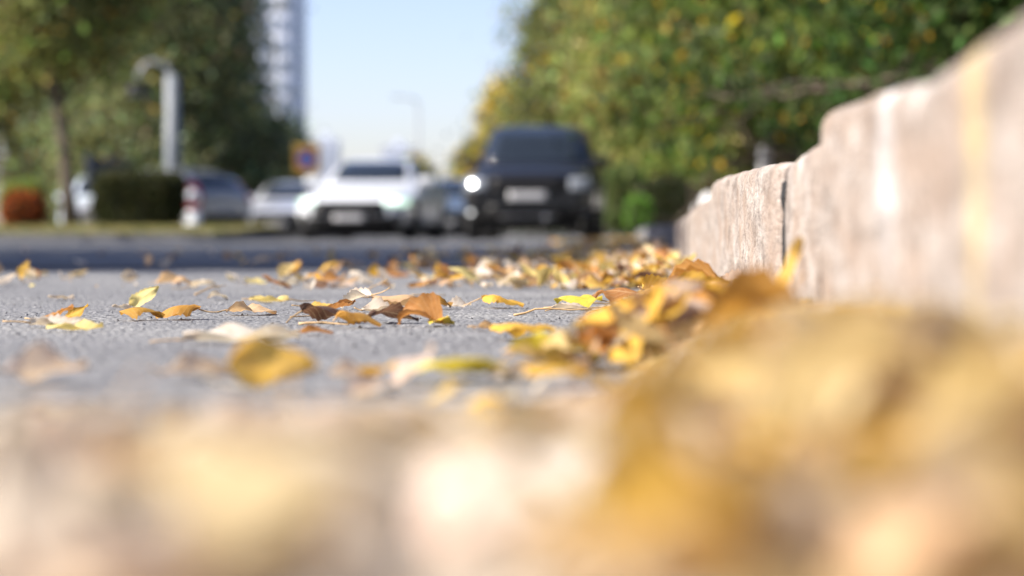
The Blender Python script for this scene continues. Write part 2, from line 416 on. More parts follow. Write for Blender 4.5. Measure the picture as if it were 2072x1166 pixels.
for k in range(26):
    y0 = 13.62 + k * 1.0
    kerb_stone(y0, y0 + .985, .15, .15, seed=40 + k, res=.1, mat='dark_concrete')
def pave_z(X, Y): return .112 + .02 * fbm(X * 2, Y * 2, 2)
sheet('pavement', KX + .15, 14, -1.2, 5.2, 0, M['soil'], 60, 40, 0, pave_z)
sheet('verge', KX + .15, 40, 13.7, 90, 0, M['soil'], 60, 120, 0, lambda X, Y: .125 + .25 * np.clip((X - 1.5) / 10, 0, 1) + .03 * fbm(X * 2, Y * 2, 2))

# ------------------------------------------------------------------ leaves
OUT = {}
def leaf_geo(length, width, nu, nv, r, bend, cup, twist, fold, wave, serr=.06, tip=1.0):
    """leaf blade as a grid; x along the leaf (0..length), y across, z up"""
    u = np.linspace(0, 1, nu + 1); v = np.linspace(-1, 1, nv + 1)
    prof = np.sin(np.pi * np.clip(u, 0, 1) ** .78) ** (.85 * tip) * (1 - .12 * u)
    prof[0] = .05; prof[-1] = .02
    prof = prof * (1 + serr * np.where(np.arange(nu + 1) % 2, 1, -1)) + serr * .4 * r.normal(size=nu + 1) * (prof > .15)
    U, Vv = np.meshgrid(u, v, indexing='ij')
    asym = 1 + .12 * r.normal()
    half = width * .5 * prof[:, None] * np.where(Vv > 0, asym, 2 - asym)
    across = Vv * half
    # cupping/folding across the blade, then bending along it
    zc = cup * (across ** 2) / max(width, 1e-4) * 2.2 + fold * np.abs(across)
    yc = across * (1 - .28 * min(1, abs(fold) + abs(cup) * .6) * np.abs(Vv))
    ph = r.random(4) * 6.28
    zc = zc + wave * length * (.05 * np.sin(U * 7 + ph[0]) * Vv + .03 * np.sin(U * 12 + ph[1] + Vv * 2) * np.abs(Vv) + .03 * np.sin(Vv * 4 + ph[2] + U * 3))
    ang = bend * (U - .35) + .25 * bend * np.sin(U * 5 + ph[3])
    du = length / nu
    cx = np.concatenate([[0], np.cumsum(np.cos(ang[:-1, 0]) * du)]); cz = np.concatenate([[0], np.cumsum(np.sin(ang[:-1, 0]) * du)])
    X = cx[:, None] - np.sin(ang) * zc; Z = cz[:, None] + np.cos(ang) * zc; Y = yc
    tw = twist * (U - .3); Y2 = Y * np.cos(tw) - (Z - cz[:, None]) * np.sin(tw); Z2 = cz[:, None] + Y * np.sin(tw) + (Z - cz[:, None]) * np.cos(tw)
    P = np.stack([X - length * .45, Y2, Z2], -1).reshape(-1, 3)
    i = np.arange((nu + 1) * (nv + 1)).reshape(nu + 1, nv + 1)
    Fq = np.stack([i[:-1, :-1], i[1:, :-1], i[1:, 1:], i[:-1, 1:]], -1).reshape(-1, 4)
    uv = np.stack([U, (Vv + 1) / 2], -1).reshape(-1, 2)
    base = P[nv // 2]; d = P[nv // 2] - P[nv + 1 + nv // 2]
    return P, Fq, uv, base, d / (np.linalg.norm(d) + 1e-9)
def rot(yaw, pitch, roll):
    return np.array(Euler((roll, pitch, yaw), 'XYZ').to_matrix())

PAL = {  # name: base colours
    'golden yellow': [(.62, .39, .065), (.66, .44, .11), (.58, .35, .055)],
    'straw yellow': [(.56, .44, .22), (.58, .47, .27), (.55, .41, .17)],
    'pale yellow': [(.64, .54, .22), (.62, .50, .19)],
    'cream': [(.58, .515, .43), (.62, .565, .49), (.56, .48, .39)],
    'ochre': [(.48, .27, .05), (.52, .30, .07), (.44, .23, .045)],
    'orange brown': [(.42, .20, .06), (.36, .17, .06), (.50, .26, .07)],
    'dark brown': [(.16, .085, .055), (.20, .11, .07), (.13, .07, .05)],
    'tan': [(.52, .35, .20), (.46, .30, .17), (.58, .41, .25)],
    'pinkish beige': [(.60, .49, .42), (.56, .45, .38)],
    'yellow green': [(.70, .56, .08), (.66, .55, .07)],
}
def pile_z(x, y):
    """height of the leaf drift that has gathered against the kerb"""
    t = KX - x
    wid = .20 + .06 * math.sin(y * 2.1) + (.10 if y < 1.5 else 0)
    a = max(0., 1 - t / wid)
    h = .052 if y < 1.45 else (.034 if y < 2.9 else .022)
    if 1.45 <= y < 1.75: h = .052 + (.034 - .052) * (y - 1.45) / .3
    z = h * a * a * (3 - 2 * a)
    if y < .7: z *= min(1, max(0, (y - .15) / .5))
    if y < .95: z = max(z, .010 * min(1, (.95 - y) / .3))          # the layer spread right under the camera
    return z
def rz(x, y): return float(road_z(np.array(x), np.array(y)) + 0)

ENV_X = [-900, 700, 850, 1000, 1100, 1200, 1300, 1360, 1500, 1600, 1700, 2072, 2600]
ENV_Y = [800, 800, 765, 705, 680, 630, 585, 562, 572, 598, 606, 600, 640]
NEAR_X = [-900, 700, 1000, 1150, 1250, 1350, 1450, 1600, 2072, 2600]
NEAR_Y = [815, 815, 812, 800, 770, 705, 645, 606, 600, 640]
def drop_needed(P, loc):
    """how far a leaf pokes above the top of the low drift"""
    y = np.maximum(P[:, 1] + loc[1], .05); x = P[:, 0] + loc[0]; z = P[:, 2] + loc[2]
    ex, ey = (NEAR_X, NEAR_Y) if y.mean() < 1.15 else (ENV_X, ENV_Y)
    zmax = CAMZ - (np.interp(1272 + x * FPX / y, ex, ey) - 478) * y / FPX
    return float((z - (np.maximum(zmax, .013) if y.mean() < 1.3 else zmax)).max())
def zone(x, y):
    t = KX - x
    if y < .62: return 'before the lens'
    if t < .16:
        if y < 1.1: return 'by the yellow streaked kerb stone'
        if y < 1.64: return 'before the dark kerb joint'
        if y < 2.6: return 'beyond the dark kerb joint'
        return 'in the far kerbside drift'
    if y < 1.05: return 'in the blurred near litter'
    if y < 1.6: return 'before the sharp asphalt strip'
    if y < 2.5: return 'on the sharp asphalt strip'
    if y < 3.6: return 'past the sharp asphalt strip'
    return 'before the dark asphalt band'

leaf_n = {}
leaf_list = []
def colour(name, r):
    c = np.array(PAL[name][r.integers(len(PAL[name]))]); return np.clip(c * (1 + .10 * r.normal()) , .02, .9)
def form_of(bend, fold, tilt):
    if tilt > .75: return 'upright'
    if abs(fold) > .7: return 'folded'
    if abs(bend) > 1.3: return 'curled'
    return 'flat'
def put_leaf(x, y, length=.05, ratio=.62, cname='ochre', yaw=0., pitch=0., roll=0., bend=.4, cup=.3, twist=.2, fold=.1, wave=1., z=None, stem=.45, lab=None, r=None, lift=0., tip=1.0, check=False):
    """one leaf of its own: blade with its stalk as a part"""
    r = r or rng
    P, Fq, uv, base, d = leaf_geo(length, length * ratio, 14, 8, r, bend, cup, twist, fold, wave, tip=tip)
    Rm = rot(yaw, pitch, roll); P = P @ Rm.T; base = Rm @ base; d = Rm @ d
    zmin = P[:, 2].min()
    zb = rz(x, y) + (pile_z(x, y) if z is None else z) + lift + .0012
    if check and y < .8 and abs(float((Rm @ np.array([0, 0, 1.])) @ np.array(sv))) > .80: return None
    if check and y < 3:
        P0 = P - np.array([0, 0, zmin]); dz = drop_needed(P0, (x, y, zb))
        if dz > 0:
            zb -= dz
            if zb < rz(x, y) - .001 or (P0[:, 0] + x).max() > KX + .012: return None
        if P0[:, 0].max() + x > KX + .012: return None
    c = colour(cname, r)
    cols = np.tile(c, (len(P), 1)) * (1 + .06 * r.normal(size=(len(P), 1)))
    tipb = r.random() * .6
    cols = cols * (1 - tipb * np.clip(uv[:, :1] - .62, 0, 1) * 1.4)
    o = link_mesh('fallen_leaf', mesh_np('fallen_leaf', P - np.array([0, 0, zmin]), Fq, np.clip(cols, .01, .95), uv), M['leaf'], smooth=True)
    o.location = (x, y, zb)
    if stem:
        n = 6; pts = []; p = base - np.array([0, 0, zmin]); dd = d.copy(); side = r.normal(size=3) * .22
        p = p - dd * length * .02
        for k in range(n):
            pts.append(tuple(p)); dd = dd + side * .35; dd = dd / np.linalg.norm(dd); p = p + dd * length * stem / (n - 1)
            if p[2] < .0006: p[2] = .0006; dd[2] = abs(dd[2]) * .3
        MB().tube(pts, [.0008] * 2 + [.0006] * 3 + [.0008], 5).build('stalk', M['stalk'], o, smooth=True)
    form = form_of(bend, fold, max(abs(pitch), abs(roll)))
    leaf_list.append((o, lab, cname, form, x, y, length, yaw, bool(stem)))
    return o

LIT_V, LIT_F, LIT_C, LIT_U = [], [], [], []; lit_off = [0]
def litter_leaf(x, y, z, length, ratio, c, yaw, pitch, roll, bend, cup, fold, r, nu=5, nv=4):
    P, Fq, uv, _, _ = leaf_geo(length, length * ratio, nu, nv, r, bend, cup, r.normal() * .4, fold, 1.0)
    if y < .8 and abs(float((rot(yaw, pitch, roll) @ np.array([0, 0, 1.])) @ np.array(sv))) > .80: return
    P = P @ rot(yaw, pitch, roll).T
    P = P - np.array([0, 0, P[:, 2].min()]) + np.array([x, y, z + .001])
    P[:, 0] = np.minimum(P[:, 0], KX - .002) if y < 5.3 else P[:, 0]
    if y < 3:
        dz = drop_needed(P, (0, 0, 0))
        if dz > 0:
            P[:, 2] -= dz
            if P[:, 2].min() < rz(x, y) - .002: return
    LIT_V.append(P); LIT_F.append(Fq + lit_off[0]); LIT_C.append(np.tile(np.clip(c, .02, .9), (len(P), 1))); LIT_U.append(uv); lit_off[0] += len(P)

G_ = np.random.default_rng(77)
WARM = ['golden yellow'] * 7 + ['ochre'] * 2 + ['orange brown'] * 2 + ['cream'] * 4 + ['straw yellow'] * 4 + ['pale yellow'] * 3 + ['tan'] * 3 + ['dark brown']
PALE = ['cream'] * 10 + ['pinkish beige'] * 4 + ['straw yellow'] * 1
MIDP = ['tan'] * 3 + ['pinkish beige'] * 4 + ['orange brown'] * 2 + ['golden yellow'] * 5 + ['straw yellow'] * 4 + ['cream'] * 2
NEARW = ['straw yellow'] * 11 + ['golden yellow'] * 3 + ['cream'] * 4 + ['tan'] * 2 + ['ochre']
DRY = ['cream'] * 6 + ['pinkish beige'] * 2 + ['tan'] * 4 + ['ochre'] * 2 + ['golden yellow'] * 1 + ['orange brown'] * 2 + ['dark brown'] * 2 + ['pale yellow'] * 2

# named leaves that can be recognised in the photograph: column, row of the foot, ...
def hero(px, py, **k):
    y = k.pop('Y', None) or CAMZ * FPX / (py - 478); z = k.pop('z', 0.0)
    if z: y = (CAMZ - z) * FPX / (py - 478)
    r = np.random.default_rng(int(px * 7 + py)); return put_leaf(at(px, y), y, z=z, r=r, **k)
P2 = math.pi / 2
HERO = [
 (278, 622, dict(length=.040, ratio=.62, cname='pale yellow', yaw=.35, pitch=-.5, roll=.95, bend=.5, cup=.3, fold=.1, stem=.3, lab='bright pale yellow leaf standing on edge on the asphalt')),
 (235, 627, dict(length=.03, ratio=.5, cname='cream', yaw=2.6, roll=.2, bend=.6, lab='small cream curled leaf touching the upright pale yellow leaf')),
 (275, 648, dict(length=.046, ratio=.60, cname='ochre', yaw=.2, bend=-.9, cup=-.5, fold=-.15, roll=-.15, stem=0, lab='ochre leaf arched over the asphalt below the upright pale yellow leaf')),
 (352, 646, dict(length=.046, ratio=.62, cname='ochre', yaw=3.3, bend=-1.0, cup=-.7, roll=.1, stem=.5, lab='ochre leaf with raised dark stalk, joined to the arched ochre leaf')),
 (92, 664, dict(length=.048, ratio=.55, cname='cream', yaw=.1, bend=.5, cup=.5, roll=.3, stem=.5, lab='cream leaf with its edge turned up, at the photo edge of the sharp strip')),
 (98, 655, dict(length=.045, ratio=.62, cname='orange brown', yaw=-.4, pitch=-.2, bend=.8, roll=.35, stem=.4, lab='orange brown leaf lying against the cream leaf at the strip end')),
 (130, 650, dict(length=.035, ratio=.5, cname='golden yellow', yaw=.6, pitch=-.3, bend=.7, roll=.3, stem=0, lab='small golden leaf sticking up behind the orange brown leaf')),
 (130, 672, dict(length=.05, ratio=.3, cname='pale yellow', yaw=-.05, bend=.2, stem=0, lab='thin pale leaf lying flat before the orange brown leaf')),
 (497, 637, dict(length=.052, ratio=.5, cname='tan', yaw=.1, bend=-.3, cup=.4, stem=.2, lab='flat tan leaf with dark tips alone between two leaf groups')),
 (105, 608, dict(length=.035, ratio=.3, cname='cream', yaw=-.1, bend=.3, stem=0, lab='narrow cream leaf lying flat past the orange brown leaf')),
 (720, 626, dict(length=.044, ratio=.62, cname='cream', yaw=2.7, pitch=.25, bend=-1.3, cup=.5, fold=.5, roll=-.35, stem=.6, lab='cream leaf folded with a reddish brown edge in the central leaf group')),
 (800, 624, dict(length=.06, ratio=.6, cname='tan', yaw=.15, bend=-1.0, cup=-.5, roll=-.35, stem=.3, lab='long arched tan leaf in the central leaf group')),
 (870, 625, dict(length=.045, ratio=.6, cname='ochre', yaw=.3, bend=-.6, roll=-.4, stem=.5, lab='ochre leaf with a thin upright stalk in the central leaf group')),
 (770, 632, dict(length=.05, ratio=.5, cname='cream', yaw=-.25, bend=.5, cup=.4, roll=.25, stem=.2, lab='white cream leaf edge in front of the long arched tan leaf')),
 (660, 655, dict(length=.055, ratio=.62, cname='dark brown', yaw=.25, bend=-.8, cup=-.5, roll=-.2, stem=.5, lab='dark purplish brown leaf at the near side of the central leaf group')),
 (722, 665, dict(length=.045, ratio=.66, cname='ochre', yaw=-.1, bend=-1.0, cup=-.7, roll=-.2, stem=.1, lab='domed ochre leaf at the near side of the central leaf group')),
 (790, 655, dict(length=.05, ratio=.6, cname='dark brown', yaw=.5, bend=-.6, cup=.3, roll=-.3, stem=.2, lab='dark brown leaf between the domed ochre leaf and the folded one')),
 (850, 662, dict(length=.044, ratio=.62, cname='orange brown', yaw=3.0, bend=-1.5, cup=.3, fold=.8, roll=-.35, stem=.2, lab='reddish brown folded leaf closing the central leaf group')),
 (890, 662, dict(length=.03, ratio=.6, cname='yellow green', yaw=.8, bend=-.6, roll=-.2, stem=0, lab='small yellow green leaf under the reddish brown folded leaf')),
 (632, 682, dict(length=.028, ratio=.7, cname='orange brown', yaw=.4, bend=-.5, roll=-.2, stem=.2, lab='small orange leaf in front of the dark purplish brown leaf')),
 (640, 628, dict(length=.035, ratio=.6, cname='golden yellow', yaw=.1, bend=.4, stem=.4, lab='small golden leaf behind the dark purplish brown leaf')),
 (675, 640, dict(length=.045, ratio=.5, cname='orange brown', yaw=.7, pitch=-.2, bend=.8, fold=.6, roll=.4, stem=.9, lab='orange brown leaf with a long raised stalk in the central leaf group')),
 (925, 622, dict(length=.03, ratio=.7, cname='cream', yaw=.4, bend=.4, roll=.3, stem=.2, lab='small white cream leaf beside the thin upright stalk')),
 (1015, 622, dict(length=.05, ratio=.55, cname='golden yellow', yaw=-.1, bend=-.9, cup=-.6, stem=.5, lab='golden arched leaf alone between the central group and the drift')),
 (1175, 626, dict(length=.055, ratio=.5, cname='yellow green', yaw=2.9, bend=-.8, cup=-.4, roll=-.2, stem=.4, lab='olive yellow leaf leaning at the edge of the drift')),
 (1150, 632, dict(length=.04, ratio=.45, cname='cream', yaw=.3, bend=-.4, stem=.2, lab='small pale leaf under the olive yellow leaf')),
 (1255, 632, dict(length=.06, ratio=.55, cname='orange brown', yaw=2.75, bend=-1.2, cup=-.7, roll=-.3, stem=.3, lab='orange brown arched leaf at the edge of the drift')),
 (1405, 606, dict(length=.058, ratio=.74, cname='orange brown', yaw=2.8, pitch=.2, roll=-.62, bend=-.7, cup=.6, fold=.45, stem=.6, z=.024, lab='large brown leaf folded upright on the drift below the kerb joint')),
 (1412, 600, dict(length=.05, ratio=.6, cname='golden yellow', yaw=.1, roll=-.9, bend=.5, Y=2.45, z=.03, stem=.1, lab='yellow leaf edge showing behind the large folded brown leaf')),
 (1330, 590, dict(length=.05, ratio=.6, cname='golden yellow', yaw=.8, roll=.6, bend=.7, Y=2.75, z=.022, stem=.2, lab='bright orange yellow leaf tilted at the far side of the drift')),
 (1500, 600, dict(length=.045, ratio=.6, cname='pale yellow', yaw=.8, roll=.4, bend=.7, cup=.4, Y=2.1, z=.028, stem=.3, lab='pale yellow leaf lying against the kerb foot by the rough joint')),
 (1480, 590, dict(length=.045, ratio=.7, cname='pinkish beige', yaw=2.4, roll=.7, bend=1.4, cup=.6, Y=2.2, z=.026, stem=.3, lab='pinkish curled leaf lying against the kerb foot by the rough joint')),
 (1592, 620, dict(length=.045, ratio=.36, cname='golden yellow', yaw=.5, pitch=-1.1, roll=.3, bend=.4, Y=1.42, z=.036, stem=.4, lab='narrow orange yellow leaf standing against the kerb by the dark joint')),
 (1830, 600, dict(length=.04, ratio=.55, cname='orange brown', yaw=.6, pitch=-.95, roll=.5, bend=.8, Y=.86, z=.05, stem=.3, lab='brown blurred leaf standing up before the yellow streaked kerb stone')),
 (1440, 640, dict(length=.075, ratio=.7, cname='tan', yaw=2.9, roll=-.4, bend=-.7, cup=-.4, Y=1.5, z=.022, stem=.3, lab='broad tan leaf humped in front of the large folded brown leaf')),
 (1320, 690, dict(length=.075, ratio=.72, cname='pinkish beige', yaw=3.4, roll=-.35, bend=-.7, cup=-.5, Y=1.32, z=.018, stem=.4, lab='broad pinkish blurred leaf at the near end of the drift')),
 (1560, 700, dict(length=.08, ratio=.7, cname='ochre', yaw=.2, roll=-.6, bend=-.6, Y=1.12, z=.026, stem=.3, lab='large ochre blurred leaf humped near the dark kerb joint')),
 (535, 803, dict(length=.046, ratio=.75, cname='golden yellow', yaw=.3, roll=-1.05, bend=-.6, cup=-.3, stem=.3, lab='golden blurred leaf standing on the road in front of the central group')),
 (390, 782, dict(length=.04, ratio=.6, cname='pinkish beige', yaw=.1, roll=-.4, bend=-.4, stem=.2, lab='peach blurred leaf beside the golden blurred standing leaf')),
 (70, 790, dict(length=.045, ratio=.7, cname='pinkish beige', yaw=.5, roll=-.5, bend=.5, stem=.2, lab='pale pink blurred leaf at the edge of the near litter')),
 (835, 790, dict(length=.038, ratio=.55, cname='pinkish beige', yaw=1.0, pitch=-.5, roll=-.5, bend=.5, stem=.2, lab='beige blurred leaf standing up before the yellow green leaf')),
 (930, 778, dict(length=.055, ratio=.6, cname='yellow green', yaw=.05, roll=-.12, bend=-.5, cup=-.3, stem=.2, lab='yellow green blurred leaf lying before the drift')),
 (1120, 745, dict(length=.055, ratio=.5, cname='yellow green', yaw=.2, roll=-.15, bend=-.5, stem=.3, lab='greenish yellow blurred leaf behind the lying yellow green one')),
 (1050, 692, dict(length=.05, ratio=.55, cname='golden yellow', yaw=-.1, roll=-.2, bend=-.7, cup=-.4, stem=.3, lab='golden soft-edged leaf between the central group and the pinkish leaf')),
 (470, 702, dict(length=.085, ratio=.36, cname='cream', yaw=.12, bend=.2, cup=.1, stem=.3, lab='long flat pale leaf in front of the central leaf group')),
 (985, 672, dict(length=.026, ratio=.7, cname='tan', yaw=.2, roll=-.2, bend=-.6, stem=.2, lab='small tan leaf on bare asphalt beyond the golden soft-edged leaf')),
 (710, 772, dict(length=.03, ratio=.6, cname='pinkish beige', yaw=.2, roll=-.2, bend=.3, stem=0, lab='faint pinkish leaf alone between golden and beige blurred leaves')),
 (500, 960, dict(length=.088, ratio=.5, cname='cream', yaw=.08, roll=-.28, bend=.5, cup=.2, Y=.56, z=.026, stem=.3, lab='long cream leaf lying across the near litter')),
 (32, 573, dict(length=.04, ratio=.55, cname='golden yellow', yaw=1.2, pitch=-1.0, bend=.4, stem=.1, lab='small golden leaf standing alone on the far road')),
 (250, 575, dict(length=.032, ratio=.8, cname='cream', yaw=.2, roll=-1.1, bend=.3, stem=0, lab='round white cream leaf standing alone on the far road')),
 (577, 582, dict(length=.038, ratio=.75, cname='cream', yaw=.2, roll=-.9, bend=.5, stem=.1, lab='white cream leaf standing with a brown foot on the far road')),
 (627, 588, dict(length=.026, ratio=.7, cname='cream', yaw=1.4, pitch=-.9, bend=.5, stem=.1, lab='small white leaf standing beside the one with brown foot')),
 (340, 580, dict(length=.06, ratio=.5, cname='tan', yaw=.1, roll=-.25, bend=-.4, stem=.2, lab='pale tan leaf lying past the upright pale yellow leaf')),
 (405, 588, dict(length=.045, ratio=.6, cname='cream', yaw=.1, roll=-.3, bend=-.6, stem=.8, lab='cream leaf with long stalk lying past the ochre pair')),
 (433, 608, dict(length=.026, ratio=.7, cname='cream', yaw=.4, roll=-.3, bend=-.6, stem=.1, lab='tiny cream leaf alone behind the flat tan leaf')),
 (535, 612, dict(length=.05, ratio=.3, cname='pale yellow', yaw=-.1, bend=.3, stem=.2, lab='narrow pale leaf lying behind the flat tan leaf')),
]
for px, py, k in HERO: hero(px, py, **k)
hero_n = len(leaf_list)

def rnd_leaf(x, y, pal, big=1.0, tilt=.35, z=None, lift=0.):
    r = G_
    return put_leaf(x, y, length=float(np.clip(r.normal(.05, .012), .026, .08)) * big, ratio=float(np.clip(r.normal(.6, .1), .35, .8)), cname=pal[r.integers(len(pal))],
        yaw=r.random() * 6.28, pitch=r.normal() * tilt, roll=r.normal() * tilt, bend=r.normal() * .8, cup=r.normal() * .5, twist=r.normal() * .4, fold=r.normal() * .22, z=z, lift=lift, stem=float(r.choice([0, .2, .36])), r=r, check=True)
hp = [(o.location.x, o.location.y) for o, *_ in leaf_list]
def clear(x, y, d): return all((x - a) ** 2 + (y - b) ** 2 > d * d for a, b in hp)
# near litter under the lens (largest in the picture)
n = 0
while n < 66:
    y = G_.uniform(.24, 1.3); x = at(G_.uniform(-150, 2072), y)
    if x > KX - .03 or G_.random() > 1.1 * math.exp(-(y / .78) ** 3): continue
    pal = PALE if x < at(1250, y) else NEARW
    n += rnd_leaf(x, y, pal, 1.1, .15 if pal is PALE else .26, lift=G_.uniform(0, .005)) is not None
# kerbside drift, the top leaves
n = 0
while n < 100:
    y = .45 + 3.1 * G_.random() ** 1.15; t = abs(G_.normal()) * .10 + .015; x = KX - .028 - t
    if t > .26 * min(1, y / 1.1): continue
    pal = NEARW if y < 1.05 else (MIDP if y < 1.75 else WARM if G_.random() < .8 else DRY)
    n += rnd_leaf(x, y, pal, 1.0 if y < 1.7 else .78, .42 if y < 1.7 else .3, lift=G_.uniform(-.004, .008)) is not None
# scattered on the asphalt
n = 0
while n < 20:
    y = G_.uniform(1.05, 3.6); x = at(G_.uniform(-40, 1250), y)
    if x > -.02 or not clear(x, y, .055): continue
    if 1.15 < y < 1.75 and G_.random() < .8: continue
    if y > 1.7 and y < 2.3 and G_.random() < .6: continue
    rnd_leaf(x, y, DRY, .8, .25); hp.append((x, y)); n += 1
# labels: colour, form, place, then stalk and the way the tip points
def size_word(l): return 'small' if l < .04 else ('broad' if l > .06 else 'mid-size')
from collections import Counter
labs = [lab or f'{size_word(ln)} {cname} {form} leaf {zone(x, y)}' for o, lab, cname, form, x, y, ln, yaw, st in leaf_list]
cnt = Counter(labs)
labs2 = [l if cnt[l] == 1 or L[1] else l.replace(' leaf ', ' stalked leaf ' if L[8] else ' stalkless leaf ') for l, L in zip(labs, leaf_list)]
ORD = ['nearest the kerb', 'second from the kerb', 'third from the kerb', 'fourth from the kerb', 'fifth from the kerb', 'sixth from the kerb', 'seventh from the kerb', 'eighth from the kerb', 'ninth from the kerb', 'tenth from the kerb', 'eleventh from the kerb', 'twelfth from the kerb', 'thirteenth from the kerb', 'fourteenth from the kerb', 'fifteenth from the kerb', 'sixteenth from the kerb', 'seventeenth from the kerb', 'eighteenth from the kerb']
same = {}
for n_, l in enumerate(labs2): same.setdefault(l, []).append(n_)
labs3 = list(labs2)
for l, ids in same.items():
    if len(ids) > 1:
        for q, n_ in enumerate(sorted(ids, key=lambda n_: -leaf_list[n_][4] / leaf_list[n_][5])): labs3[n_] = f'{l}, {ORD[min(q, 17)]}'
for l, L in zip(labs3, leaf_list): tag(L[0], l, 'leaf', 'fallen autumn leaves ' + zone(L[4], L[5]))

# base layers and the leaves too many or too far to pick apart
r = G_
for k in range(3000):
    y = .26 + 4.9 * r.random() ** 1.4; t = abs(r.normal()) * .085 + .004; x = KX - .012 - t
    if t > .33 * min(1, y / 1.1): continue
    pal = NEARW if y < 1.05 else (MIDP if y < 1.75 else WARM if r.random() < .75 else DRY)
    z = rz(x, y) + pile_z(x, y) * r.random() * (.9 if y < 1.7 else 1.0)
    litter_leaf(x, y, z, float(np.clip(r.normal(.045 if y < 1.7 else .034, .011), .016, .07)), r.uniform(.4, .75), colour(pal[r.integers(len(pal))], r), r.random() * 6.28, r.normal() * .4, r.normal() * .4, r.normal() * .8, r.normal() * .5, r.normal() * .3, r)
for k in range(380):
    y = r.uniform(.22, 1.3); x = at(r.uniform(-200, 1900), y)
    if x > KX - .03 or r.random() > 1.1 * math.exp(-(y / .72) ** 3): continue
    pal = PALE if x < at(1250, y) else NEARW
    litter_leaf(x, y, rz(x, y) + pile_z(x, y) * r.random(), float(np.clip(r.normal(.05, .01), .025, .07)), r.uniform(.45, .7), colour(pal[r.integers(len(pal))], r), r.random() * 6.28, r.normal() * .2, r.normal() * .2, r.normal() * .6, r.normal() * .4, r.normal() * .2, r)
for k in range(420):      # crumbs and torn pieces on the sharp strip
    y = r.uniform(1.5, 3.4); x = at(r.uniform(-60, 1300), y) if r.random() < .45 else KX - .03 - r.exponential(.22)
    if x > KX - .02: continue
    litter_leaf(x, y, rz(x, y), r.uniform(.005, .018), r.uniform(.25, .9), colour(DRY[r.integers(len(DRY))], r) * r.uniform(.6, 1.1), r.random() * 6.28, r.normal() * .4, r.normal() * .4, r.normal() * .8, r.normal() * .5, r.normal() * .4, r, 3, 2)
for k in range(900):      # further up the road, thinning away from the kerb
    y = 2.9 + 7.5 * r.random() ** 1.5; t = r.exponential(.24); x = KX - .03 - t
    pal = DRY + WARM
    litter_leaf(x, y, rz(x, y) + (.007 if 4.4 < y < 8.6 else 0) + (pile_z(x, y) * r.random() if y < 5.2 else 0), float(np.clip(r.normal(.045, .01), .02, .065)), r.uniform(.4, .75), colour(pal[r.integers(len(pal))], r), r.random() * 6.28, r.normal() * .35, r.normal() * .35, r.normal() * .8, r.normal() * .5, r.normal() * .3, r)
for k in range(26):
    y = r.uniform(2.6, 9); x = at(r.uniform(-80, 1150), y)
    litter_leaf(x, y, rz(x, y) + (.007 if 4.4 < y < 8.6 else 0), float(np.clip(r.normal(.042, .01), .02, .06)), r.uniform(.4, .75), colour(DRY[r.integers(len(DRY))], r), r.random() * 6.28, r.normal() * .3, r.normal() * .3, r.normal() * .8, r.normal() * .5, r.normal() * .3, r)
for k in range(700):      # drift against the kerb beyond the side street
    y = 12.2 + 20 * r.random() ** 2; x = KX + .1 - abs(r.normal()) * .3 - .02
    if y > 13.3: x = min(x, KX - .03)
    litter_leaf(x, y, .03 * r.random(), .06, r.uniform(.4, .75), colour(WARM[r.integers(len(WARM))], r), r.random() * 6.28, r.normal() * .4, r.normal() * .4, r.normal() * .8, r.normal() * .5, r.normal() * .3, r)
lit = link_mesh('leaf_litter', mesh_np('leaf_litter', np.concatenate(LIT_V), np.concatenate(LIT_F), np.concatenate(LIT_C), np.concatenate(LIT_U)), M['litter'], smooth=True)
tag(lit, 'mixed yellow and brown leaf litter heaped along the kerb', 'leaf litter', kind='stuff')

# loose stalks lying among the leaves
STALKS = [(1150, 618, .09, .3), (1100, 625, .07, -.2), (1200, 600, .05, .8), (560, 612, .05, .1), (385, 600, .05, .9), (725, 600, .045, .6), (1040, 640, .08, .1), (830, 600, .05, .8), (1215, 585, .06, 1.2), (600, 660, .05, .4)]
SN = ['long pale stalk lying before the olive yellow leaf', 'crooked pale stalk lying across the edge of the drift', 'short stalk sticking up from the drift edge', 'short thin stalk lying behind the flat tan leaf', 'bent stalk beside the cream leaf past the ochre pair', 'slanting stalk past the central leaf group', 'thin straight stalk on asphalt before the drift', 'raised stalk behind the long arched tan leaf', 'stalk leaning out of the far drift', 'thin stalk before the flat tan leaf']
for (px, py, ln, ya), lb in zip(STALKS, SN):
    y = CAMZ * FPX / (py - 478); x = at(px, y); rr = np.random.default_rng(px)
    z0 = rz(x, y) + pile_z(x, y) + .002; pts = []; p = np.array([0, 0, 0.]); d = np.array([math.cos(ya), math.sin(ya) * .4, .12 + .25 * rr.random()])
    for k in range(8):
        pts.append(tuple(p)); d = d + rr.normal(size=3) * .16; d[2] -= .06; d /= np.linalg.norm(d); p = p + d * ln / 7; p[2] = max(p[2], 0)
    o = MB().tube(pts, [.0014, .0012, .001, .001, .0009, .0008, .0007, .0006], 6).build('leaf_stalk', M['stalk'], None, True)
    o.location = (x, y, z0); tag(o, lb, 'stalk', 'loose leaf stalks')

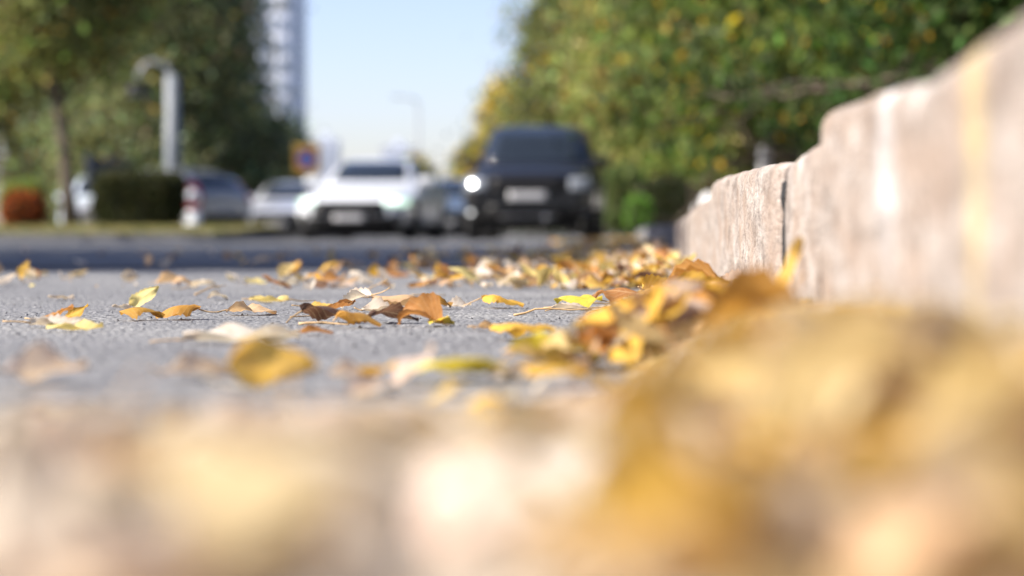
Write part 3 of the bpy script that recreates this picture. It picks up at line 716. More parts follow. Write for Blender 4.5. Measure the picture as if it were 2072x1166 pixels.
# grit on the asphalt (uncountable)
gv, gf, o_ = [], [], 0
tet = np.array([[1, 0, -.3], [-.5, .87, -.3], [-.5, -.87, -.3], [.1, .1, .75]])
for k in range(1500):
    y = 1.1 + 3.2 * r.random() ** 1.3; x = at(r.uniform(-60, 1500), y)
    if x > KX - .02: continue
    s_ = float(np.clip(r.lognormal(-6.75, .45), .0005, .0035)); a = r.random() * 6.28
    T = tet * s_ * (1 + .35 * r.normal(size=(4, 3))); T = T @ rot(a, r.normal() * .3, 0).T
    gv.append(T + np.array([x, y, rz(x, y) + float(fine_z(np.array(x), np.array(y))) + s_ * .2])); gf.append(np.array([[0, 2, 1], [0, 1, 3], [1, 2, 3], [2, 0, 3]]) + o_); o_ += 4
tag(link_mesh('grit', mesh_np('grit', np.concatenate(gv), np.concatenate(gf)), M['dark_concrete']), 'fine stone grit scattered over the asphalt', 'grit', kind='stuff')
# ------------------------------------------------------------------ cars
def solid_patch(P, nrm, th):
    """P (a,b,3) grid of points on a surface, thickened inwards"""
    a, b = P.shape[:2]; i = np.arange(a * b).reshape(a, b); n = a * b
    V = np.concatenate([P.reshape(-1, 3), (P - nrm * th).reshape(-1, 3)])
    F = [tuple(q) for q in np.stack([i[:-1, :-1], i[1:, :-1], i[1:, 1:], i[:-1, 1:]], -1).reshape(-1, 4)]
    F += [tuple(n + q for q in reversed(f)) for f in list(F)]
    rim = list(i[0, :]) + list(i[1:, -1]) + list(i[-1, -2::-1]) + list(i[-2:0:-1, 0])
    for k in range(len(rim)):
        p, q = rim[k], rim[(k + 1) % len(rim)]; F.append((q, p, n + p, n + q))
    return V, F
def make_car(name, p, mat, loc, heading, lamps=None):
    """a car whose nose points along local -y; p: proportions"""
    root = empty(name, loc, heading)
    L, W, H = p['L'], p['W'], p['H']; hw = W / 2
    rings = []
    for (y, zb, zbelt, zr, ww, wr) in p['st']:
        w_ = hw * ww; r_ = hw * wr
        half = [(0, zb), (.75 * w_, zb), (.94 * w_, zb + .05), (w_, zb + .42 * (zbelt - zb)), (.99 * w_, zbelt - .09), (.955 * w_, zbelt - .01),
                (r_, zr - .06 if zr - zbelt > .15 else zbelt + .3 * (zr - zbelt)), (r_ * .92, zr - .02 if zr - zbelt > .15 else zbelt + .6 * (zr - zbelt)), (.5 * r_, zr), (0, zr + .008)]
        ring = [(x, y, z) for x, z in half] + [(-x, y, z) for x, z in reversed(half[1:-1])]
        rings.append(ring)
    k = len(rings[0]); V = [q for rg in rings for q in rg]; F = []
    for i in range(len(rings) - 1):
        for j in range(k): F.append((i * k + j, i * k + (j + 1) % k, (i + 1) * k + (j + 1) % k, (i + 1) * k + j))
    F.append(tuple(reversed(range(k)))); F.append(tuple((len(rings) - 1) * k + j for j in range(k)))
    me = bpy.data.meshes.new('body'); me.from_pydata(V, [], F)
    bm = bmesh.new(); bm.from_mesh(me); bmesh.ops.recalc_face_normals(bm, faces=bm.faces)
    for f in list(bm.faces):
        if len(f.verts) > 4: bmesh.ops.inset_region(bm, faces=[f], thickness=.05)
    bm.to_mesh(me); bm.free()
    tmp = bpy.data.objects.new('tmp', me); col.objects.link(tmp)
    md = tmp.modifiers.new('s', 'SUBSURF'); md.levels = 2; md.render_levels = 2
    dg = bpy.context.evaluated_depsgraph_get(); sm = bpy.data.meshes.new_from_object(tmp.evaluated_get(dg))
    bvh = BVHTree.FromPolygons([v.co[:] for v in sm.vertices], [tuple(q.vertices) for q in sm.polygons])
    tmp.modifiers.clear(); tmp.data = sm
    wr_ = p['wr']; cuts = MB()
    for yy in p['axles']:
        cuts.lathe([(wr_ + .05, -W), (wr_ + .05, -hw + .30)], 28, 'x', (0, yy, wr_)); cuts.lathe([(wr_ + .05, hw - .30), (wr_ + .05, W)], 28, 'x', (0, yy, wr_))
    co = cuts.build('cut', M['black_plastic']); bo = tmp.modifiers.new('b', 'BOOLEAN'); bo.operation = 'DIFFERENCE'; bo.object = co; bo.solver = 'EXACT'
    dg = bpy.context.evaluated_depsgraph_get(); fin = bpy.data.meshes.new_from_object(tmp.evaluated_get(dg))
    if len(fin.polygons) < 200: fin = sm
    bpy.data.objects.remove(tmp); bpy.data.objects.remove(co)
    body = link_mesh('body', fin, mat, root, True)
    zb_ = p['st'][5][1]; MB().box(-hw + .30, hw - .30, p['axles'][0] - .55, p['axles'][1] + .5, zb_ - .14, zb_ + .1).build('underbody', M['black_plastic'], root, bevel=.03)
    def project(pts, view, off):
        out = np.zeros((*pts.shape[:2], 3)); nn = np.zeros_like(out); last = None
        for i in range(pts.shape[0]):
            for j in range(pts.shape[1]):
                a, b = pts[i, j]
                if view == 'front': o, d = Vector((a, -9, b)), Vector((0, 1, 0))
                elif view == 'rear': o, d = Vector((a, 9, b)), Vector((0, -1, 0))
                elif view == 'right': o, d = Vector((9, a, b)), Vector((-1, 0, 0))
                else: o, d = Vector((-9, a, b)), Vector((1, 0, 0))
                h = bvh.ray_cast(o, d)
                if h[0] is None: 
                    hp_ = last if last is not None else o + d * 7; q = Vector((a if view in ('front', 'rear') else hp_[0], hp_[1] if view in ('front', 'rear') else a, b)); nrm = -d
                else: q = h[0]; nrm = h[1] if h[1].dot(d) < 0 else -h[1]; last = q
                out[i, j] = q + nrm * off; nn[i, j] = nrm
        return out, nn
    def panel(nm, quad, view, mt, off=.006, th=.02, n=(9, 7), parent=root):
        q = np.array(quad, dtype=float); s_, t_ = np.meshgrid(np.linspace(0, 1, n[0]), np.linspace(0, 1, n[1]), indexing='ij')
        s_ = s_[..., None]; t_ = t_[..., None]
        pts = (q[0] * (1 - s_) + q[1] * s_) * (1 - t_) + (q[3] * (1 - s_) + q[2] * s_) * t_
        P, N = project(pts, view, off); Vv, Ff = solid_patch(P, N, th)
        mb = MB(); mb.add(Vv, Ff); return mb.build(nm, mt, parent, True)
    for nm, quad, view, mk, kw in p['panels']: panel(nm, quad, view, M[mk] if mk != 'body' else mat, **kw)
    for sd, vw in ((1, 'right'), (-1, 'left')):
        for nm, quad in p['doors']:
            d = panel('door', quad, vw, mat, off=.004, th=.012)
            hy = quad[1][0] - .12; hz = quad[2][1] - .14
            panel('handle', [(hy - .16, hz), (hy, hz), (hy, hz + .03), (hy - .16, hz + .03)], vw, M['black_plastic'], off=.03, th=.03, n=(4, 3), parent=d)
        for quad in p['side_windows']: panel('side_window', quad, vw, M['glass'], off=.005, th=.015)
        # mirrors
        my, mz = p['mirror']; mb = MB().box(min(sd * (hw * .86), sd * (hw + .15)), max(sd * (hw * .86), sd * (hw + .15)), my - .05, my + .07, mz, mz + .15)
        mi = mb.build('mirror', mat, root, True, bevel=.035)
        MB().box(min(sd * hw * .9, sd * (hw + .12)), max(sd * hw * .9, sd * (hw + .12)), my + .071, my + .078, mz + .03, mz + .12).build('mirror_glass', M['chrome'], mi)
        for yy in p['axles']:
            wh = MB().lathe([(wr_ * .66, -.10), (wr_ * .93, -.105), (wr_, -.07), (wr_, .07), (wr_ * .93, .105), (wr_ * .66, .10)], 28, 'x').build('wheel', M['rubber'], root, True)
            wh.location = (sd * (hw - .125), yy, wr_)
            rim = MB().lathe([(wr_ * .665, -.085), (wr_ * .665, .085), (wr_ * .60, .088), (wr_ * .58, .03), (.06, .045), (.05, .07)], 28, 'x')
            for s_ in range(7):
                a = 2 * math.pi * s_ / 7; c_, s2 = math.cos(a), math.sin(a)
                rim.tube([(.06, .04 * c_, .04 * s2), (.075, wr_ * .62 * c_, wr_ * .62 * s2)], [.035, .028], 6)
            ro = rim.build('rim', M['alloy'], wh, False); ro.scale = (sd, 1, 1)
    if lamps:
        for nm, (x, z, r_), mk, off in lamps:
            P, N = project(np.array([[(x, z)]]), 'front', off); c = P[0, 0]
            MB().lathe([(r_ * .2, -.012), (r_ * .8, -.008), (r_, .004), (r_ * .9, .03)], 18, 'y', c).build(nm, M[mk], root, True)
    return root

def front_panels(s):
    """windscreen, lamps, grille ... of a saloon or an estate; s scales heights"""
SED_ST = [(-2.40, .30, .58, .63, .70, .62), (-2.33, .24, .64, .70, .88, .74), (-2.12, .21, .71, .79, .97, .80), (-1.70, .20, .77, .86, 1.0, .80), (-1.25, .20, .83, .92, 1.0, .80), (-.92, .20, .88, .98, 1.0, .79),
          (-.50, .20, .90, 1.22, 1.0, .72), (-.12, .20, .92, 1.41, 1.0, .66), (.35, .20, .93, 1.46, 1.0, .65), (.85, .20, .94, 1.44, 1.0, .65), (1.25, .21, .95, 1.33, 1.0, .68), (1.72, .22, .95, 1.08, .99, .72), (2.10, .25, .94, 1.04, .96, .72), (2.33, .30, .90, 1.0, .88, .70), (2.40, .38, .84, .93, .72, .62)]
def sedan():
    P = [('windscreen', [(-.62, 1.02), (.62, 1.02), (.53, 1.385), (-.53, 1.385)], 'front', 'glass', {}),
         ('rear_window', [(-.60, 1.09), (.60, 1.09), (.52, 1.37), (-.52, 1.37)], 'rear', 'glass', {}),
         ('grille', [(-.60, .405), (.60, .405), (.53, .645), (-.53, .645)], 'front', 'black_plastic', dict(off=.012)),
         ('lower_intake', [(-.74, .225), (.74, .225), (.66, .39), (-.66, .39)], 'front', 'black_plastic', dict(off=.012)),
         ('side_intake', [(-.80, .30), (-.66, .30), (-.66, .44), (-.80, .44)], 'front', 'black_plastic', dict(off=.008)),
         ('side_intake', [(.66, .30), (.80, .30), (.80, .44), (.66, .44)], 'front', 'black_plastic', dict(off=.008)),
         ('headlight', [(-.88, .58), (-.56, .57), (-.56, .66), (-.88, .70)], 'front', 'lens', dict(off=.012)),
         ('headlight', [(.56, .57), (.88, .58), (.88, .70), (.56, .66)], 'front', 'lens', dict(off=.012)),
         ('licence_plate', [(-.24, .33), (.24, .33), (.24, .43), (-.24, .43)], 'front', 'plate', dict(off=.04)),
         ('licence_plate', [(-.26, .62), (.26, .62), (.26, .73), (-.26, .73)], 'rear', 'plate', dict(off=.015)),
         ('tail_light', [(-.85, .74), (-.42, .76), (-.42, .88), (-.85, .90)], 'rear', 'red_lens', dict(off=.01)),
         ('tail_light', [(.42, .76), (.85, .74), (.85, .90), (.42, .88)], 'rear', 'red_lens', dict(off=.01)),
         ('rear_bumper', [(-.80, .36), (.80, .36), (.82, .56), (-.82, .56)], 'rear', 'black_plastic', dict(off=.01))]
    return dict(L=4.8, W=1.86, H=1.46, st=SED_ST, wr=.335, axles=(-1.48, 1.42), panels=P, mirror=(-.60, .95),
        doors=[('d', [(-.88, .30), (.18, .28), (.18, .90), (-.80, .87)]), ('d', [(.21, .28), (1.02, .30), (1.18, .90), (.21, .90)])],
        side_windows=[[(-.52, .97), (.16, .97), (.16, 1.36), (-.16, 1.34)], [(.22, .97), (1.22, .98), (1.0, 1.33), (.22, 1.37)]])
SUV_ST = [(-2.48, .42, .84, .93, .80, .72), (-2.40, .36, .93, 1.02, .93, .80), (-2.20, .33, .99, 1.08, .985, .84), (-1.75, .32, 1.03, 1.12, 1.0, .84), (-1.30, .32, 1.06, 1.15, 1.0, .84), (-1.02, .32, 1.08, 1.19, 1.0, .83),
          (-.72, .32, 1.09, 1.46, 1.0, .79), (-.38, .32, 1.10, 1.78, 1.0, .74), (.10, .32, 1.11, 1.86, 1.0, .73), (.9, .32, 1.12, 1.86, 1.0, .73), (1.7, .33, 1.13, 1.82, 1.0, .73), (2.1, .35, 1.14, 1.76, .99, .72), (2.34, .38, 1.12, 1.42, .97, .76), (2.45, .42, 1.05, 1.16, .92, .76), (2.50, .50, .98, 1.06, .80, .70)]
def suv():
    P = [('windscreen', [(-.76, 1.22), (.76, 1.22), (.67, 1.76), (-.67, 1.76)], 'front', 'glass', {}),
         ('rear_window', [(-.70, 1.24), (.70, 1.24), (.64, 1.70), (-.64, 1.70)], 'rear', 'glass', {}),
         ('grille', [(-.52, .72), (.52, .72), (.54, .93), (-.54, .93)], 'front', 'black_plastic', dict(off=.02)),
         ('lower_intake', [(-.62, .40), (.62, .40), (.56, .54), (-.56, .54)], 'front', 'black_plastic', dict(off=.015)),
         ('skid_plate', [(-.40, .345), (.40, .345), (.44, .40), (-.44, .40)], 'front', 'alloy', dict(off=.02)),
         ('headlight', [(-.90, .76), (-.60, .75), (-.60, .92), (-.90, .93)], 'front', 'lens', dict(off=.012)),
         ('headlight', [(.60, .75), (.90, .76), (.90, .93), (.60, .92)], 'front', 'lens', dict(off=.012)),
         ('licence_plate', [(-.28, .61), (.28, .61), (.28, .73), (-.28, .73)], 'front', 'plate', dict(off=.04)),
         ('licence_plate', [(-.26, .82), (.26, .82), (.26, .93), (-.26, .93)], 'rear', 'plate', dict(off=.015)),
         ('tail_light', [(-.92, .86), (-.70, .86), (-.70, 1.10), (-.92, 1.10)], 'rear', 'red_lens', dict(off=.01)),
         ('tail_light', [(.70, .86), (.92, .86), (.92, 1.10), (.70, 1.10)], 'rear', 'red_lens', dict(off=.01)),
         ('rear_bumper', [(-.85, .46), (.85, .46), (.88, .66), (-.88, .66)], 'rear', 'black_plastic', dict(off=.01))]
    return dict(L=5.0, W=2.0, H=1.86, st=SUV_ST, wr=.385, axles=(-1.50, 1.45), panels=P, mirror=(-.72, 1.16),
        doors=[('d', [(-.98, .45), (.12, .43), (.12, 1.07), (-.92, 1.04)]), ('d', [(.15, .43), (1.06, .45), (1.25, 1.07), (.15, 1.07)])],
        side_windows=[[(-.74, 1.17), (.10, 1.17), (.10, 1.70), (-.42, 1.66)], [(.17, 1.17), (1.22, 1.18), (1.22, 1.70), (.17, 1.71)], [(1.32, 1.19), (2.05, 1.22), (1.85, 1.66), (1.32, 1.69)]])
def hatch():
    d = sedan(); st = []
    for (y, zb, zbelt, zr, ww, wr) in SED_ST:
        st.append([y * .92, zb, zbelt + .03, zr + (.14 if y > -.6 else .04), ww, wr])
    st[10][3] = 1.56; st[11][3] = 1.47; st[12] = [2.02, .26, .98, 1.30, .97, .72]; st[13] = [2.16, .32, .94, 1.08, .90, .72]; st[14] = [2.20, .40, .88, .98, .76, .64]
    d['st'] = [tuple(s_) for s_ in st]; d['axles'] = (-1.36, 1.32)
    P = []
    for nm, q, v, mk, kw in d['panels']:
        if nm == 'rear_window': q = [(-.60, 1.12), (.60, 1.12), (.55, 1.44), (-.55, 1.44)]
        if nm == 'windscreen': q = [(-.62, 1.07), (.62, 1.07), (.53, 1.49), (-.53, 1.49)]
        if nm == 'tail_light': q = [(-.86, .80), (-.66, .80), (-.64, 1.20), (-.80, 1.22)] if q[0][0] < 0 else [(.66, .80), (.86, .80), (.80, 1.22), (.64, 1.20)]
        P.append((nm, q, v, mk, kw))
    for sd in (1, -1): P.append(('tail_light', [(1.90, .84), (2.10, .84), (2.00, 1.24), (1.84, 1.24)], 'right' if sd > 0 else 'left', 'red_lens', dict(off=.01)))
    d['panels'] = P; d['side_windows'] = [[(-.50, 1.03), (.16, 1.03), (.16, 1.48), (-.14, 1.44)], [(.22, 1.03), (1.12, 1.04), (1.0, 1.47), (.22, 1.49)], [(1.2, 1.06), (1.7, 1.12), (1.55, 1.42), (1.2, 1.46)]]
    return d
M['car_white'] = paint('car_paint_white', (.60, .62, .64)); M['car_black'] = paint('car_paint_black', (.006, .006, .007), rough=.3, coat=.06, spec=.25)
M['car_blue_grey'] = paint('car_paint_blue_grey', (.11, .145, .19), .4); M['car_silver'] = paint('car_paint_silver', (.60, .62, .66), .45); M['car_grey'] = paint('car_paint_grey', (.28, .29, .32), .35); M['car_light'] = paint('car_paint_light_blue', (.70, .78, .84), .3)
M['car_dark'] = paint('car_paint_dark', (.03, .035, .045))

YS = 30.3
c = make_car('parked_car', suv(), M['car_black'], (at(1075, YS), YS + 2.5, .0), R(-1),
    lamps=[('lamp_glow', (-.80, .845, .03), 'lamp_glint', .02), ('fog_lamp', (-.83, .44, .03), 'fog_on', .02), ('fog_lamp', (.83, .44, .03), 'lens', .02), ('tow_eye', (.26, .38, .04), 'chrome', .03)])
c.scale = (1.05, 1.05, 1.03)
tag(c, 'black off-roader facing the camera with one bright headlight', 'car', 'cars on the parking area')
ws = sedan(); ws['panels'] = [(a, b, c_, 'headlight_on' if a == 'headlight' else d_, e) for a, b, c_, d_, e in ws['panels']]
M['headlight_on'] = emit('lit_headlight', (.72, 1.0, .82), .55)
c = make_car('parked_car', ws, M['car_white'], (at(724, 33.5), 33.5 + 2.4, 0), R(-3.5), lamps=[('lamp_glow', (-.70, .635, .05), 'drl_on', .02), ('lamp_glow', (.70, .635, .05), 'drl_on', .02), ('lamp_glow', (.58, .63, .04), 'drl_on', .02), ('lamp_glow', (-.58, .63, .04), 'drl_on', .02)])
c.scale = (1.09, 1.05, 1.03)
tag(c, 'white saloon facing the camera with its lamps lit', 'car', 'cars on the parking area')
c = make_car('parked_car', sedan(), M['car_blue_grey'], (at(900, 45), 47.4, 0), R(0))
tag(c, 'blue grey saloon seen between the white saloon and the black off-roader', 'car', 'cars on the parking area')
c = make_car('parked_car', sedan(), M['car_silver'], (at(548, 47), 49.4, 0), R(2))
tag(c, 'silver saloon half hidden behind the white saloon', 'car', 'cars on the parking area')
c = make_car('parked_car', hatch(), M['car_grey'], (at(300, 43.5), 44.0, 0), R(-126))
tag(c, 'grey hatchback turned away behind the clipped hedge, red tail lamp towards us', 'car', 'cars on the parking area')
c = make_car('parked_car', hatch(), M['car_light'], (at(140, 46), 48.5, 0), R(10))
tag(c, 'pale blue hatchback behind the dark tree trunk', 'car', 'cars on the parking area')
c = make_car('parked_car', sedan(), M['car_dark'], (at(545, 60), 62, 0), R(70))
tag(c, 'dark car parked crosswise behind the silver saloon', 'car', 'cars on the parking area')

# ------------------------------------------------------------------ left verge with hedge and shrub
verge_l = sheet('lawn', -34, at(470, 31), 28.5, 41.5, 0, M['lawn'], 60, 40, 0, lambda X, Y: .10 + .13 * np.clip((Y - 28.7) / 5, 0, 1) + .03 * fbm(X, Y, 2))
vk = tag(empty('verge_kerb'), kind='structure'); ks = None
for k in range(28):
    x1 = at(470, 31) - k * 1.0
    if ks is None: ks = MB().box(-.492, .492, -.07, .07, -.03, .12).build('kerb_stone', M['dark_concrete'], vk, bevel=.012)
    else:
        o = ks.copy(); col.objects.link(o); ks2 = o
    (ks if k == 0 else o).location = (x1 - .5, 28.43, 0)
for k in range(13):
    o = ks.copy(); col.objects.link(o); o.location = (at(470, 31) + .075, 29.0 + k, 0); o.rotation_euler = (0, 0, P2)

def leaves_at(C, size, cols, r, droop=.3, ratio=.5):
    """leaf quads (diamond, folded) at centres C with per-leaf size and colour"""
    n = len(C); d = r.normal(size=(n, 3)); d[:, 2] -= droop; d /= np.linalg.norm(d, axis=1)[:, None]
    s_ = np.cross(d, r.normal(size=(n, 3))); s_ /= np.linalg.norm(s_, axis=1)[:, None]; nn = np.cross(d, s_)
    sz = size * np.clip(1 + .3 * r.normal(size=n), .4, 1.8)[:, None]
    a = C - d * sz * .5; b = C + s_ * sz * ratio * .5 + nn * sz * .08; c_ = C + d * sz * .5; e = C - s_ * sz * ratio * .5 + nn * sz * .08
    V = np.stack([a, b, c_, e], 1).reshape(-1, 3); i = np.arange(n)[:, None] * 4
    F = np.concatenate([np.concatenate([i, i + 1, i + 2], 1), np.concatenate([i, i + 2, i + 3], 1)])
    return V, F, np.repeat(cols, 4, axis=0)
def leaf_cols(n, base, var, r, yellow=.06, ycol=(.32, .22, .03)):
    c_ = np.array(base)[None] * np.clip(1 + var * r.normal(size=(n, 1)), .3, 2) * np.clip(1 + .10 * r.normal(size=(n, 3)), .6, 1.5)
    m = r.random(n) < yellow; c_[m] = np.array(ycol) * np.clip(1 + .25 * r.normal(size=(m.sum(), 1)), .5, 1.6)
    return np.clip(c_, .005, .8)

def grow(r, base, height, trunk_r, levels, spread, lean=(0, 0), up=.35, first=.3, n0=9, droop=0.):
    """limb skeleton: list of (points, radii); returns tips for foliage too"""
    limbs = []; tips = []
    base = np.array(base, float)
    pts = []; p = base.copy(); d = np.array([lean[0], lean[1], 1.0]); N = 9
    for k in range(N + 1):
        pts.append(p.copy()); d = d + np.array([*r.normal(size=2) * .07, 0]); d /= np.linalg.norm(d); p = p + d * height / N
    rad = [trunk_r * (1 - .82 * (k / N) ** .8) for k in range(N + 1)]; rad[0] *= 1.25
    limbs.append((pts, rad))
    def branch(p0, d0, L, r0, lv):
        pts = []; p = p0.copy(); d = d0.copy(); n = 6
        for k in range(n + 1):
            pts.append(p.copy()); d = d + r.normal(size=3) * .16 + np.array([0, 0, (up - droop * 2.2 * k / n) * .12]); d /= np.linalg.norm(d); p = p + d * L / n
        limbs.append((pts, [r0 * (1 - .85 * k / n) for k in range(n + 1)]))
        if lv == 0:
            for k in (3, 4, 5, 6): tips.append(pts[k])
            return
        m = 3 + int(r.random() * 3)
        for q in range(m):
            k = 2 + int(r.random() * 4.9); dd = pts[min(k + 1, n)] - pts[k - 1]; dd /= np.linalg.norm(dd)
            dd = dd + r.normal(size=3) * .65; dd /= np.linalg.norm(dd); branch(pts[k], dd, L * (.45 + .25 * r.random()), r0 * .5, lv - 1)
        tips.append(pts[-1])
    for q in range(n0):
        t = first + (1 - first) * (q + .5 * r.random()) / n0; k = min(int(t * N), N - 1); a = q * 2.4 + r.random() * .8
        d0 = np.array([math.cos(a), math.sin(a), up + .5 * t - droop]); d0 /= np.linalg.norm(d0)
        branch(pts[k] + (pts[k + 1] - pts[k]) * (t * N - k if t * N - k < 1 else 1), d0, spread * (1.05 - .55 * t) * (.8 + .4 * r.random()), rad[k] * .5, levels)
    tips.append(pts[-1])
    return limbs, np.array(tips)
def make_tree(name, label, group, loc, seed, height, trunk_r, spread, n_leaf, size, base, var=.35, yellow=.06, ycol=(.32, .22, .03), clump=.35, bark_m=None, first=.3, levels=2, droop=.0, lean=(0, 0), n0=9, leaf_droop=.4, skirt=0, up=.35, keep=None, extra=()):
    r = np.random.default_rng(seed); root = empty(name, loc); tag(root, label, 'tree', group)
    limbs, tips = grow(r, (0, 0, 0), height, trunk_r, levels, spread, lean, up, first, n0, droop)
    for e in extra:
        limbs.append(([np.array(q, float) for q in e], list(np.linspace(.045, .006, len(e)))))
    mb = MB(); mb.tube([tuple(q) for q in limbs[0][0]], limbs[0][1], 10); mb.build('trunk', bark_m or M['bark'], root, True)
    mb = MB()
    for pts, rad in limbs[1:]: mb.tube([tuple(q) for q in pts], [max(x, .004) for x in rad], 5, cap=False)
    mb.build('limbs', bark_m or M['bark'], root, True)
    k = r.integers(len(tips), size=n_leaf); cl = r.normal(size=(n_leaf, 3)) * clump * np.array([1, 1, .8]); C = tips[k] + cl
    for e in extra:
        t = r.random((700, 1)); q = np.array(e[-2]) * (1 - t) + np.array(e[-1]) * t
        C[:700] = q + r.normal(size=(700, 3)) * np.array([.13, .13, .12])
        EX = C[:700].copy()
    if skirt:
        C[:, 2] -= np.abs(r.normal(size=n_leaf)) * skirt
    if len(extra): C[:700] = EX
    ok = C[:, 2] > .45; C = C[ok]; k = k[ok]
    if keep is not None: ok = keep(C + np.array(loc)); C = C[ok]; k = k[ok]
    tipc = np.clip(1 + .34 * r.normal(size=(len(tips), 1)), .35, 1.9) * np.clip(1 + .10 * r.normal(size=(len(tips), 3)), .7, 1.35)
    cols = np.clip(leaf_cols(len(C), base, var, r, yellow, ycol) * tipc[k], .005, .8)
    V, F, cc = leaves_at(C, size, cols, r, leaf_droop); link_mesh('crown', mesh_np('crown', V, F, cc), M['crown'], root)
    return root

GREEN = (.075, .115, .028); OLIVE = (.085, .105, .03); DARKG = (.040, .062, .022)
# row beside the kerb, receding
G1 = 'trees planted in the verge behind the kerb'
make_tree('street_tree', 'dense dark green tree hanging low above the granite kerb', G1, (3.3, 15.5, .12), 21, 4.4, .14, 1.9, 52000, .11, (.05, .085, .021), leaf_droop=1.2, keep=lambda C: C[:, 2] > 1.0 + .25 * np.sin(C[:, 0] * 3), yellow=.035, clump=.36, bark_m=M['bark'], first=.1, droop=.22, n0=15, skirt=.4, ycol=(.42, .28, .03))
make_tree('street_tree', 'leafy green tree with drooping branches beside the black off-roader', G1, (2.9, 24.0, .14), 22, 4.9, .15, 1.85, 56000, .13, (.105, .155, .036), leaf_droop=1.2, keep=lambda C: C[:, 2] > np.where(C[:, 0] > at(1450, 24), 1.5, .8), extra=[[(0, 0, 3.0), (-1.6, -.2, 3.75), (-3.0, -.3, 3.85), (-3.8, -.3, 3.6), (-4.25, -.3, 3.15)]], yellow=.06, clump=.42, first=.1, droop=.2, n0=16, skirt=.45, ycol=(.40, .30, .04))
make_tree('street_tree', 'tree with whitewashed trunk base in the shade behind the kerb', G1, (at(1540, 31.5), 31.5, .18), 23, 5.8, .13, 2.1, 44000, .14, (.11, .155, .042), yellow=.05, clump=.45, bark_m=M['bark_white'], first=.3, droop=.06, n0=13, skirt=.2)
make_tree('street_tree', 'pale sunlit green tree rising behind the black off-roader', G1, (1.15, 41, .2), 24, 6.6, .15, 1.9, 44000, .17, (.24, .27, .09), yellow=.06, clump=.5, first=.1, droop=.1, n0=15, skirt=.5)
make_tree('street_tree', 'greyish green tree beyond the pale sunlit one', G1, (-1.5, 56, .1), 25, 7.6, .17, 1.7, 34000, .21, (.17, .20, .08), yellow=.08, clump=.6, first=.1, n0=15, skirt=.5)
make_tree('street_tree', 'golden yellow autumn tree above the roof of the black off-roader', G1, (at(1008, 72), 72, 0), 26, 5.4, .12, .75, 12000, .2, (.50, .40, .09), yellow=.2, clump=.3, first=.2, n0=12, skirt=.3)
make_tree('street_tree', 'rounded olive tree beside the mirror of the black off-roader', G1, (at(938, 78), 78, 0), 27, 3.5, .11, .6, 10000, .2, (.13, .15, .04), yellow=.2, clump=.3, first=.15, n0=12, skirt=.3)
make_tree('street_tree', 'small pointed yellowish tree above the blue grey saloon', G1, (at(855, 105), 105, 0), 28, 4.2, .11, .6, 8000, .24, (.28, .27, .05), yellow=.25, clump=.28, first=.2, n0=10, skirt=.5)
G3 = 'tall trees filling the ground behind the kerb trees'
make_tree('shade_tree', 'dark tree behind the tree with the whitewashed trunk', G3, (6.4, 42, .3), 31, 6.5, .2, 3.0, 40000, .2, DARKG, yellow=.03, clump=.6, first=.05, n0=18, skirt=.8)
make_tree('shade_tree', 'dark tree behind the dense tree above the near kerb', G3, (6.2, 28, .3), 32, 5.5, .18, 2.6, 40000, .16, DARKG, yellow=.03, clump=.5, first=.05, n0=18, skirt=.8)
make_tree('shade_tree', 'dark green tree far behind the pale sunlit one', G3, (7, 58, .3), 33, 9, .22, 3.6, 30000, .26, (.06, .08, .025), yellow=.04, clump=.8, first=.06, n0=18, skirt=.8)
# left group
G2 = 'trees around the parking area'
make_tree('street_tree', 'broad olive tree with a dark bare trunk beside the clipped hedge', G2, (at(130, 39.5), 39.5, .22), 41, 7.0, .16, 2.1, 54000, .16, (.20, .22, .075), yellow=.05, clump=.5, first=.36, n0=15, ycol=(.3, .16, .02))
make_tree('street_tree', 'wide dark green tree behind the white lamp post', G2, (at(325, 55), 55, 0), 42, 8.6, .2, 2.1, 46000, .2, (.20, .23, .115), yellow=.03, clump=.6, first=.10, n0=18, skirt=.6)
make_tree('street_tree', 'conical green tree next to the tower', G2, (at(440, 58), 58, 0), 43, 9.0, .18, 1.45, 40000, .2, (.18, .22, .125), yellow=.02, clump=.45, first=.06, n0=24, skirt=.4)
make_tree('street_tree', 'dark tree at the photo edge behind the orange shrub', G2, (at(20, 58), 58, 0), 44, 9.5, .22, 3.0, 44000, .21, (.19, .21, .075), yellow=.05, clump=.7, first=.10, n0=18, skirt=.5)
make_tree('street_tree', 'low rounded green tree under the tower, behind the yellow sign', G2, (at(570, 66), 66, 0), 45, 3.8, .12, .62, 12000, .2, (.14, .18, .11), yellow=.02, clump=.32, first=.05, n0=16, skirt=.4)

G4 = 'street trees beside the road just beyond the photo edge'
for k, (lb, x, y, h_, sp_) in enumerate([('nearest street tree beyond the photo edge, shading the dark asphalt band', -6.6, 5.4, 6.2, 1.7), ('second street tree beyond the photo edge, shading the far road', -8.4, 10.5, 7.0, 1.9), ('third street tree beyond the photo edge, shading the far road', -10.6, 16.5, 8.0, 2.0), ('last street tree beyond the photo edge, near the lawn', -13.4, 23.0, 8.5, 2.0)]):
    make_tree('street_tree', lb, G4, (x, y, 0), 60 + k, h_, .16, sp_, 22000, .2, (.11, .13, .04), yellow=.06, clump=.5, first=.36, n0=13)

